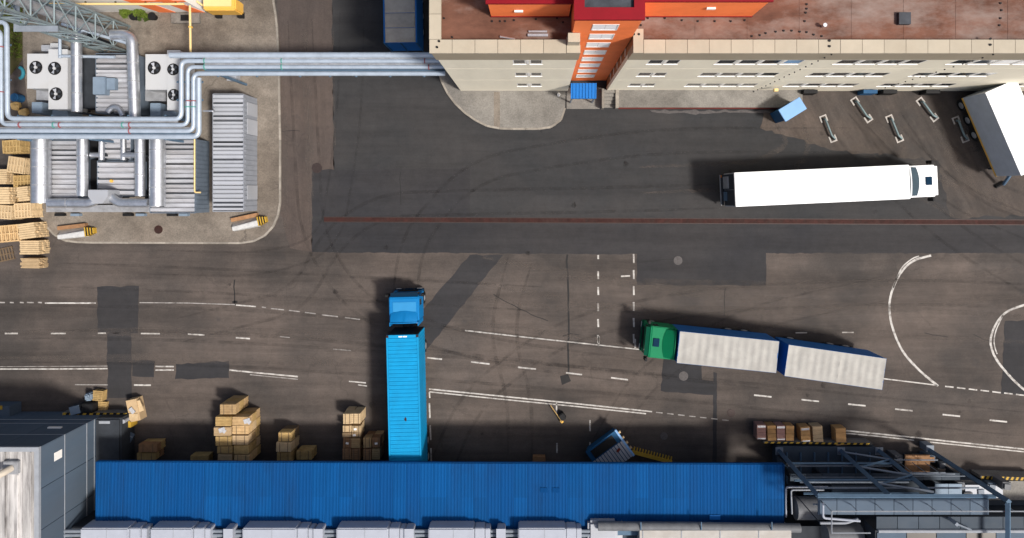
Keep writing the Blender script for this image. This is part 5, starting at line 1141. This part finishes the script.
rail = sb((.4,-.75,TZ+1.15),(16.5,-.75,TZ+1.15),.06,"handrail","trim_light"); 
for k in range(9): part("rail_post", MB().bar((.4+k*1.75,-.75,TZ+.12),(.4+k*1.75,-.75,TZ+1.15),.05), "trim_light", rail)
sb((.4,-.75,TZ+1.15),(.4,-2.2,TZ+1.15),.06,"handrail","trim_light"); sb((.4,-2.2,TZ+1.15),(3,-2.2,TZ+1.15),.06,"handrail","trim_light")
up = thing("upper_deck", "dark rooftop deck with bright rounded edge at the bottom right", "deck", (24.5,SY-1.7,0))
for k in range(7): part("deck_panel", MB().box(-1.2+k*1.45+.02,-1.2+(k+1)*1.45-.02,-.9,.0,8.6,8.7), "deck_grey", up)
part("edge_roll", MB().tube([(-1.1,-.95,8.75),(9.0,-.95,8.75)],.12,12), "trim_light", up, smooth=True)
part("deck_wall", MB().box(-1.2,9,-6,-1.0,7.0,8.55), "steel_dark", up)
for k in range(5): part("roof_pane", MB().box(-1.1+k*2.05,.9+k*2.05,-4,-1.15,8.56,8.62), "glass_dark" if k%2 else "clad_grey", up)
part("strut", MB().bar((3.8,-.1,8.7),(3.8,-.1,9.6),.22).bar((3.8,-.1,9.5),(5.2,-.8,8.9),.08), "steel_light", up)
# equipment inside the frame
tk = thing("steel_tank", "grey horizontal steel tank behind the first column of the frame", "tank", (*W(808,503,5.2),1.1)); part("tank_shell", MB().tube([(-.9,-.6,3.6),(-.8,-.6,3.6),(1.2,-.6,3.6)],[.5,.82,.82],20), "steel_mid", tk, smooth=True); part("cradle", MB().box(-.6,-.4,-1.2,0,0,3.0).box(.7,.9,-1.2,0,0,3.0), "steel_dark", tk)
dm = thing("round_duct", "wide grey round duct at the bottom edge below the white pipework", "duct", (*W(845,533,7.2),1.1)); part("duct_shell", MB().tube([(-1.2,-.4,5.6),(1.3,-.4,5.6)],.8,20), "steel_mid", dm, smooth=True); part("support", MB().box(-.2,.2,-.6,-.2,0,4.8), "steel_dark", dm)
def wpipe(pts, r, label, m="duct_white"):
    P = [V3(*p) for p in pts]; o_ = Vector((P[0].x,P[0].y,1.1)); t = thing("service_pipe", label, "pipe", tuple(o_)); part("pipe_run", MB().tube(bend([p-o_ for p in P],.2),r,8), m, t, smooth=True); part("bracket", MB().bar((0,0,0),(0,0,P[0].z-1.15),.06), "steel_dark", t)
wpipe([(786,517,4.8),(786,487,4.8),(828,487,4.8)],.07,"white pipe loop left of the grey tank")
wpipe([(792,514,5.2),(791,490,5.2),(824,490,5.2)],.06,"inner white pipe loop beside the grey tank","trim_light")
wpipe([(823,503,9.2),(823,518,9.2),(860,521,9.2)],.08,"white pipe on the roof panels beside the handrail")
wpipe([(820,523,8.8),(846,523,8.8),(858,519,8.8)],.09,"valved pale pipe crossing the round duct","trim_light")
for k,(px,h,m,lb) in enumerate((((786,900,462,466),3.0,"steel_dark","dark long conveyor deck inside the steel frame nearest the yard"),((790,905,474,481),3.6,"deck_grey","grey conveyor deck inside the steel frame middle"),((832,905,486,497),5.0,"deck_grey","grey plate deck under the frame top"),((905,960,473,480),2.6,"deck_grey","grey walkway slab right of the bracing"),((935,962,484,496),2.8,"box_blue_grey","square blue-grey cabinet near the right column"),((965,1003,485,498),1.9,"container_grey","pale panel lying on the right dock"),((905,930,455,472),1.6,"wood_brown","brown timber stack behind the right column"))):
    x0,y1 = W(px[0],px[2],h); x1,y0 = W(px[1],px[3],h); t = thing("platform" if k<4 else ("cabinet" if k==4 else "panel" if k==5 else "timber_stack"), lb, ["platform"]*4+["cabinet","panel","timber"], ((x0+x1)/2,(y0+y1)/2,1.1)) if False else tag(link(["platform","platform","platform","platform","cabinet","panel","timber_stack"][k],None,None,((x0+x1)/2,(y0+y1)/2,1.1)),lb,["platform","platform","platform","platform","cabinet","panel","timber"][k])
    hx,hy=(x1-x0)/2,(y1-y0)/2; zt=h-1.1; n = max(2,int(2*hx/1.2))
    for q in range(n): part("deck_plate" if k<4 else "board", MB().box(-hx+2*hx*q/n+.015,-hx+2*hx*(q+1)/n-.015,-hy,hy,zt-.12,zt+random.uniform(0,.02)), m, t)
    [part("support", MB().box(xs_,xs_+.15,-hy+.05,hy-.05,0,zt-.121), "steel_dark", t) for xs_ in (-hx+.1,hx-.25)]
    if k in (1,3): part("edge_rail", MB().bar((-hx,hy,zt+.6),(hx,hy,zt+.6),.05).bar((-hx,hy,zt),(-hx,hy,zt+.6),.05).bar((hx,hy,zt),(hx,hy,zt+.6),.05), "steel_light", t)
for k in range(10):
    px = 905+k*11+random.uniform(-3,3); py = random.uniform(462,474) if k < 5 else random.uniform(486,498); hgt = random.uniform(.5,1.6)
    x,y = W(px,py,1.1+hgt); t = thing("machine_box", f"small dark machine box on the right dock, {ORD[k]} from the left", "machine", (x,y,1.1 if k > 4 else 0.0), random.uniform(-.1,.1), "small machines on the right dock")
    part("casing", MB().box(-.35,.35,-.3,.3,0,hgt), random.choice(["steel_dark","steel_mid","clad_grey"]), t, bevel=.03); part("cap", MB().box(-.25,.2,-.2,.2,hgt+.001,hgt+.12), random.choice(["steel_light","steel_mid","wood_brown"]), t)
single("dock_wall", MB().box(W(962,482,1.3)[0],60,W(962,500,1.3)[1],W(962,481,1.3)[1],1.1,1.3), "concrete_grey", "pale concrete dock strip at the right edge below the striped kerb", "dock")
